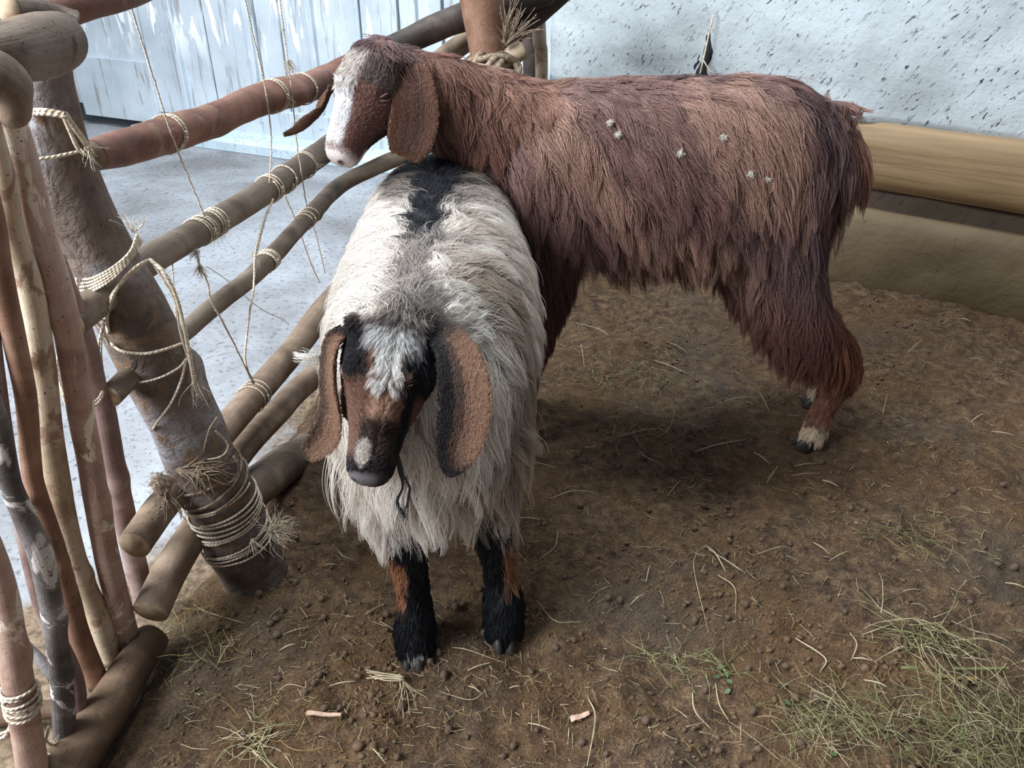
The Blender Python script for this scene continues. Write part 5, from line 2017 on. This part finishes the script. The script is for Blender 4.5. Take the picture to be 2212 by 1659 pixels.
k = 0
for (a, b) in pel_px:
    p = gp(a, b)
    if not inside(p) or p[0] > 2.1:
        continue
    if abs(a - 940) < 260 and b < 1240 and k > 44:
        continue
    if pm is None:
        pm = fast_mesh('dropping', dv, PF, M['pellet'])
        o = pm
    else:
        o = pm.copy()
        COL.objects.link(o)
    r = RL.uniform(.0045, .0085)
    o.scale = (r, r, r)
    o.rotation_euler = tuple(RL.uniform(0, 3, 3))
    o.location = (p[0], p[1], p[2] + r * .55)
    tag(o, 'round dark dropping ' + where(a, b), 'dropping', 'round droppings ' + where(a, b))
    k += 1


def stalk_geo(pts, r, flat=.45, n=14, h=None):
    path = catmull(pts, n)
    V, F, UV, nq = tube_geo(path, [r * .8, r, r * .9, r * .5], 6)
    return V, F


def stalk_obj(name, pts, r, mat, label, cat, group=None):
    V, F = stalk_geo(pts, r)
    o = mesh_obj(name, V, F, M[mat])
    return tag(o, label, cat, group)


SGRP = 'loose straw stalks on the dirt'
hand = [([(1205, 1150), (1198, 1190), (1165, 1210)], .0013), ([(1120, 1122), (1168, 1130)], .0018), ([(1190, 1080), (1235, 1068), (1280, 1065)], .0014), ([(1495, 980), (1550, 967), (1610, 952)], .0022),
        ([(1525, 1182), (1545, 1205), (1568, 1240)], .0028), ([(1530, 1190), (1570, 1220), (1610, 1242)], .0022), ([(1550, 1245), (1585, 1278), (1588, 1330)], .0016), ([(1385, 985), (1418, 1005), (1432, 1010)], .0014),
        ([(1628, 980), (1660, 1008)], .0022), ([(1680, 1010), (1655, 1050)], .0018), ([(1340, 945), (1395, 935), (1445, 930)], .0018), ([(1410, 780), (1480, 812)], .0024), ([(1440, 740), (1485, 768)], .0018),
        ([(1775, 1040), (1808, 1058)], .0022), ([(1715, 1010), (1765, 1008)], .0012), ([(1710, 1030), (1770, 1030)], .0012), ([(1505, 1195), (1498, 1240), (1530, 1370)], .0012), ([(1495, 1500), (1500, 1545), (1535, 1578)], .0020),
        ([(1545, 1480), (1552, 1530), (1575, 1562)], .0018), ([(2170, 1262), (2212, 1278)], .0024), ([(1950, 1280), (1985, 1282)], .0014), ([(1635, 1200), (1680, 1190), (1710, 1186)], .0014),
        ([(1756, 1175), (1790, 1205)], .0020), ([(1790, 1215), (1830, 1198)], .0014), ([(1718, 1382), (1780, 1430), (1770, 1455)], .0022), ([(1835, 1370), (1848, 1400), (1838, 1430)], .0022), ([(1840, 1425), (1882, 1436)], .0024),
        ([(1865, 1472), (1915, 1492)], .0020), ([(1980, 1345), (2040, 1375), (2100, 1390)], .0018), ([(1860, 1375), (1900, 1365), (1930, 1350)], .0016), ([(980, 1402), (1010, 1412), (1075, 1430)], .0014),
        ([(1010, 1452), (1060, 1440)], .0020), ([(1012, 1485), (1040, 1505)], .0018), ([(1050, 1495), (1020, 1520), (975, 1505), (950, 1502)], .0012), ([(1100, 1490), (1125, 1491)], .0016),
        ([(712, 1485), (770, 1480)], .0018), ([(605, 1408), (640, 1399)], .0022), ([(600, 1500), (625, 1487), (665, 1490)], .0013), ([(610, 1375), (670, 1362)], .0013), ([(790, 1330), (835, 1312)], .0014),
        ([(730, 1190), (740, 1208), (770, 1215)], .0016), ([(700, 1225), (730, 1228)], .0018), ([(1140, 1000), (1200, 1018)], .0012), ([(1160, 1300), (1200, 1350), (1260, 1345)], .0011),
        ([(1270, 1510), (1285, 1560), (1268, 1659)], .0022), ([(805, 1620), (835, 1659)], .0018), ([(1140, 1565), (1190, 1585)], .0018), ([(1360, 1310), (1390, 1290)], .0016), ([(1395, 1262), (1402, 1230)], .0016),
        ([(1640, 850), (1660, 895)], .0013), ([(1905, 900), (1915, 860)], .0014), ([(2095, 915), (2122, 900)], .0018), ([(2140, 935), (2190, 948)], .0018), ([(1960, 765), (1990, 740)], .0016), ([(2070, 690), (2095, 700)], .0016),
        ([(500, 1375), (505, 1402), (475, 1400)], .0012), ([(420, 1310), (450, 1330), (530, 1350)], .0016), ([(470, 1440), (500, 1395)], .0012), ([(390, 1610), (420, 1625), (455, 1622)], .0012),
        ([(1245, 700), (1300, 720), (1325, 745)], .0018), ([(1255, 745), (1262, 800)], .0014), ([(1560, 570 + 300), (1625, 862)], .0013), ([(1470, 1040), (1440, 1080)], .0013), ([(820, 1345), (865, 1380)], .0011)]
for i, (pl, r) in enumerate(hand):
    pts = [gp(x, y, .004 + (.006 * (j % 2))) for j, (x, y) in enumerate(pl)]
    if len(pts) == 2:
        mid = (pts[0] + pts[1]) / 2 + np.array([0, 0, .003])
        pts = [pts[0], mid, pts[1]]
    stalk_obj('straw_stalk', pts, r * .65, 'straw', 'pale straw stalk ' + where(*pl[0]), 'straw', 'loose straw stalks ' + where(*pl[0]))
# bundles, chips and single leaves that stand out
sp = []
for k in range(7):
    sp.append((catmull([gp(790 + [0, 9, 3, 14, 2, 20, 8][k], 1450 + [0, 6, 9, 15, 20, 24, 12][k], .004 + .002 * (k % 3)), gp(830, 1461 + 2.5 * k, .008 + .002 * (k % 2)), gp(868 + 3 * (k % 3), 1466 + 2 * k, .008)], 10), [.0011], 6))
for k in range(9):
    sp.append((catmull([gp(862, 1462, .008), gp(872 + [0, 9, -4, 14, 3, 18, -8, 7, 22][k], 1488 + (k * 5) % 13, .010 - .001 * k), gp([858, 905, 872, 925, 868, 900, 850, 885, 915][k], [1540, 1500, 1555, 1512, 1525, 1535, 1515, 1548, 1496][k], .004)], 10), [.0007], 5))
tag(tubes_obj('straw_bundle', sp, [M['straw']]), 'small splayed straw bundle in front of the white goat\'s hoof', 'straw')


def chip(name, px0, px1, wd, mat, label, cat):
    a, b = gp(*px0, .005), gp(*px1, .007)
    d = unit(b - a)
    sd = unit(np.cross(d, [0, 0, 1]))
    V, F = [], []
    n = 8
    for i in range(n + 1):
        c = a + (b - a) * i / n
        wv = wd * (1 - .3 * i / n) * (1 + .12 * math.sin(i * 2.3))
        for sx, dz in ((-1, 0), (1, 0.0), (1, .0022), (-1, .0028)):
            V.append(c + sd * sx * wv + np.array([0, 0, dz + .0012 * math.sin(i)]))
    for i in range(n):
        for j in range(4):
            q = (j + 1) % 4
            F.append((i * 4 + j, i * 4 + q, i * 4 + 4 + q, i * 4 + 4 + j))
    F += [(0, 1, 2, 3), tuple(n * 4 + j for j in (3, 2, 1, 0))]
    o = mesh_obj(name, V, F, M[mat], smooth=False)
    return tag(o, label, cat)


chip('wood_chip', (663, 1546), (738, 1552), .0038, 'chip', 'flat pinkish wood splinter on the dirt near the bottom edge', 'wood chip')
chip('wood_chip', (1232, 1560), (1272, 1548), .005, 'chip', 'curled pinkish bark flake on the dirt below the black hooves', 'wood chip')
chip('flat_stalk', (1770 + 250, 1466), (2110, 1474), .004, 'strawdk', 'broad flat grey stalk lying on the green hay', 'stalk')
chip('flat_stalk', (1945, 1448), (2175, 1452), .0028, 'green', 'long straight green blade across the hay heap', 'stalk')


def hay(name, spots, n, L, r, mats, label, seed, hgt=.03):
    """a tangle nobody could count: one object"""
    R = np.random.default_rng(seed)
    Vs, Fs, fm = [], [], []
    b = 0
    for k in range(n):
        cx_, cy_, sx, sy = spots[R.integers(len(spots))]
        p = gp(cx_ + R.normal(0, sx), cy_ + R.normal(0, sy))
        if not inside(p) and R.random() < .6:
            continue
        if (p[0] - A_[0]) * WN[0] + (p[1] - A_[1]) * WN[1] < .07:
            continue
        a = R.uniform(0, 6.28)
        l = L * R.uniform(.35, 1.2)
        cu = R.normal(0, 9)
        pts = []
        q = p + np.array([0, 0, R.uniform(.003, hgt)])
        zt = q[2]
        for j in range(5):
            pts.append(q.copy())
            a += cu * l / 4
            q = q + np.array([math.cos(a), math.sin(a), R.normal(-.12, .25)]) * l / 4
            q[2] = max(q[2], p[2] + .002)
        V, F, UV, nq = tube_geo(catmull(pts, 8), [r * R.uniform(.6, 1.3), r * .5], 4)
        Vs.append(V)
        Fs += [tuple(i + b for i in f) for f in F]
        b += len(V)
        fm += [R.choice(len(mats), p=[.5, .3, .2][:len(mats)] if len(mats) == 3 else None)] * len(F)
    o = mesh_obj(name, np.vstack(Vs), Fs, [M[x] for x in mats], fm=fm)
    return tag(o, label, 'hay', kind='stuff')


M['greenlt'] = flat_mat('pale_green_hay', srgb(154, 150, 104), 0.7, 0.3, 40)
hay('green_hay', [(1960, 1560, 120, 50), (2110, 1540, 80, 60), (1800, 1570, 60, 40), (2140, 1620, 60, 40)], 560, .10, .00062, ['green', 'greenlt', 'straw'], 'tangled heap of green hay in the front right corner', 11)
hay('green_hay', [(1960, 1365, 40, 14), (2040, 1420, 50, 22), (2000, 1395, 30, 14)], 90, .10, .0010, ['greenlt', 'green', 'straw'], 'thin wisp of pale hay just behind the big hay heap', 12)
hay('green_hay', [(1975, 1170, 50, 18)], 40, .09, .0008, ['greenlt', 'green', 'strawdk'], 'small arched wisp of fine dry grass further back on the right', 13)
hay('green_hay', [(380, 1340, 34, 40), (430, 1380, 40, 40), (330, 1440, 22, 20), (400, 1290, 24, 26)], 330, .07, .0009, ['green', 'greenlt', 'strawdk'], 'green hay trodden against the fence below the sawn rail ends', 14)
hay('dry_hay', [(560, 1600, 22, 22)], 60, .07, .0011, ['straw', 'greenlt', 'strawdk'], 'little nest of pale curled straw at the bottom edge', 15, .02)
hay('green_hay', [(1330, 822, 50, 8), (1400, 818, 30, 6)], 46, .09, .0009, ['green', 'greenlt', 'strawdk'], 'dark green grass wisp between the two goats', 16, .02)
hay('green_hay', [(1450, 1432, 36, 10), (1550, 1450, 30, 14)], 60, .06, .0010, ['greenlt', 'green', 'green'], 'small green sprig with leaves in mid floor', 17, .02)
hay('dry_hay', [(1400, 960, 60, 26), (1480, 940, 50, 14)], 60, .10, .0009, ['strawdk', 'greenlt', 'straw'], 'loose brown hay wisps beside the brown goat\'s shadow', 18, .015)
hay('dry_hay', [(215, 1270, 30, 20), (150, 1450, 60, 60), (330, 1210, 40, 30)], 120, .05, .0009, ['strawdk', 'straw', 'greenlt'], 'dusty chaff on the ground behind the upright sticks', 19, .01)
hay('fine_litter', [(1300, 1200, 500, 220), (700, 1450, 260, 120), (1700, 1150, 320, 240), (1200, 1500, 400, 100), (2000, 1000, 160, 200), (1300, 760, 120, 70)], 2600, .028, .0007, ['strawdk', 'straw', 'greenlt'], 'fine chopped straw bits scattered over the dirt', 20, .006)
# leaf sprig
lv = []
for k, (x, y) in enumerate([(1555, 1448), (1568, 1462), (1548, 1468), (1575, 1478), (1570, 1500), (1700, 1523), (1800, 1635), (292, 1445), (300, 1460), (284, 1470), (306, 1440)]):
    c = gp(x, y, .008)
    a = k * 1.7
    d = np.array([math.cos(a), math.sin(a), .3]) * .0065
    e = np.array([-math.sin(a), math.cos(a), .1]) * .004
    V = [c - d, c - d * .2 + e, c + d * .6 + e * .7, c + d, c + d * .6 - e * .7, c - d * .2 - e]
    V += [v - np.array([0, 0, .0012]) for v in V]
    F = [(0, 1, 2, 3, 4, 5), (11, 10, 9, 8, 7, 6)] + [(i, (i + 1) % 6 + 0, (i + 1) % 6 + 6, i + 6) for i in range(6)]
    o = mesh_obj('leaf', V, F, M['leaf'], smooth=False)
    wl = 'in the sprig at mid floor' if 1500 < x < 1600 else ('on the hay against the fence' if x < 400 else ('left of the big green hay heap' if x < 1750 else 'at the bottom edge of the big hay heap'))
    tag(o, 'tiny green leaf ' + wl, 'leaf', 'small green leaves ' + wl)

# white tuft blown out from the white goat's far shoulder
tp = []
for k in range(90):
    R2 = np.random.default_rng(900 + k)
    y0_ = R2.uniform(-1, 1) ** 3 * 24
    a0, a1, a2 = P(735, 782 + y0_, 1.06), P(690, 778 + y0_ * .8 + R2.uniform(-5, 5), 1.05), P(632 + 50 * R2.random() ** 1.5, 768 + y0_ * .5 + R2.uniform(-8, 8), 1.045)
    tp.append((catmull([a0, a1, a2], 8), [.0007, .0006, .0002], 4))
tf = tubes_obj('fleece_tuft', tp, [flat_mat('white_wool', srgb(240, 236, 228), .7, .08)])
tf.parent = wg
tf.matrix_parent_inverse = Matrix.Translation(-wg.location)

# bits of white fluff caught in the brown coat
for k, (x, y, lab_) in enumerate([(1318, 264, 'highest bit, behind the shoulder'), (1562, 296, 'on the hip'), (1335, 290, 'just under the highest bit'), (1658, 386, 'on the thigh near the middle'),
                                  (1622, 375, 'on the thigh, left of its neighbour'), (1738, 445, 'low on the rump'), (1470, 330, 'along the flank')]):
    d = Vector(unit(ray(x, y)))
    h = bbvh.ray_cast(Vector((0, 0, CAM_H)), d)
    if h[0] is None:
        continue
    p0 = np.array(h[0]) - np.array(d) * .014
    ft = tubes_obj('white_fluff', fray(p0, (.1, 0, -1), 90, .009, .8, .0004, 800 + k, .9), [M['fluff']])
    tag(ft, 'bit of white fluff in the brown goat\'s coat, ' + lab_, 'fluff', 'bits of white fluff in the brown coat')
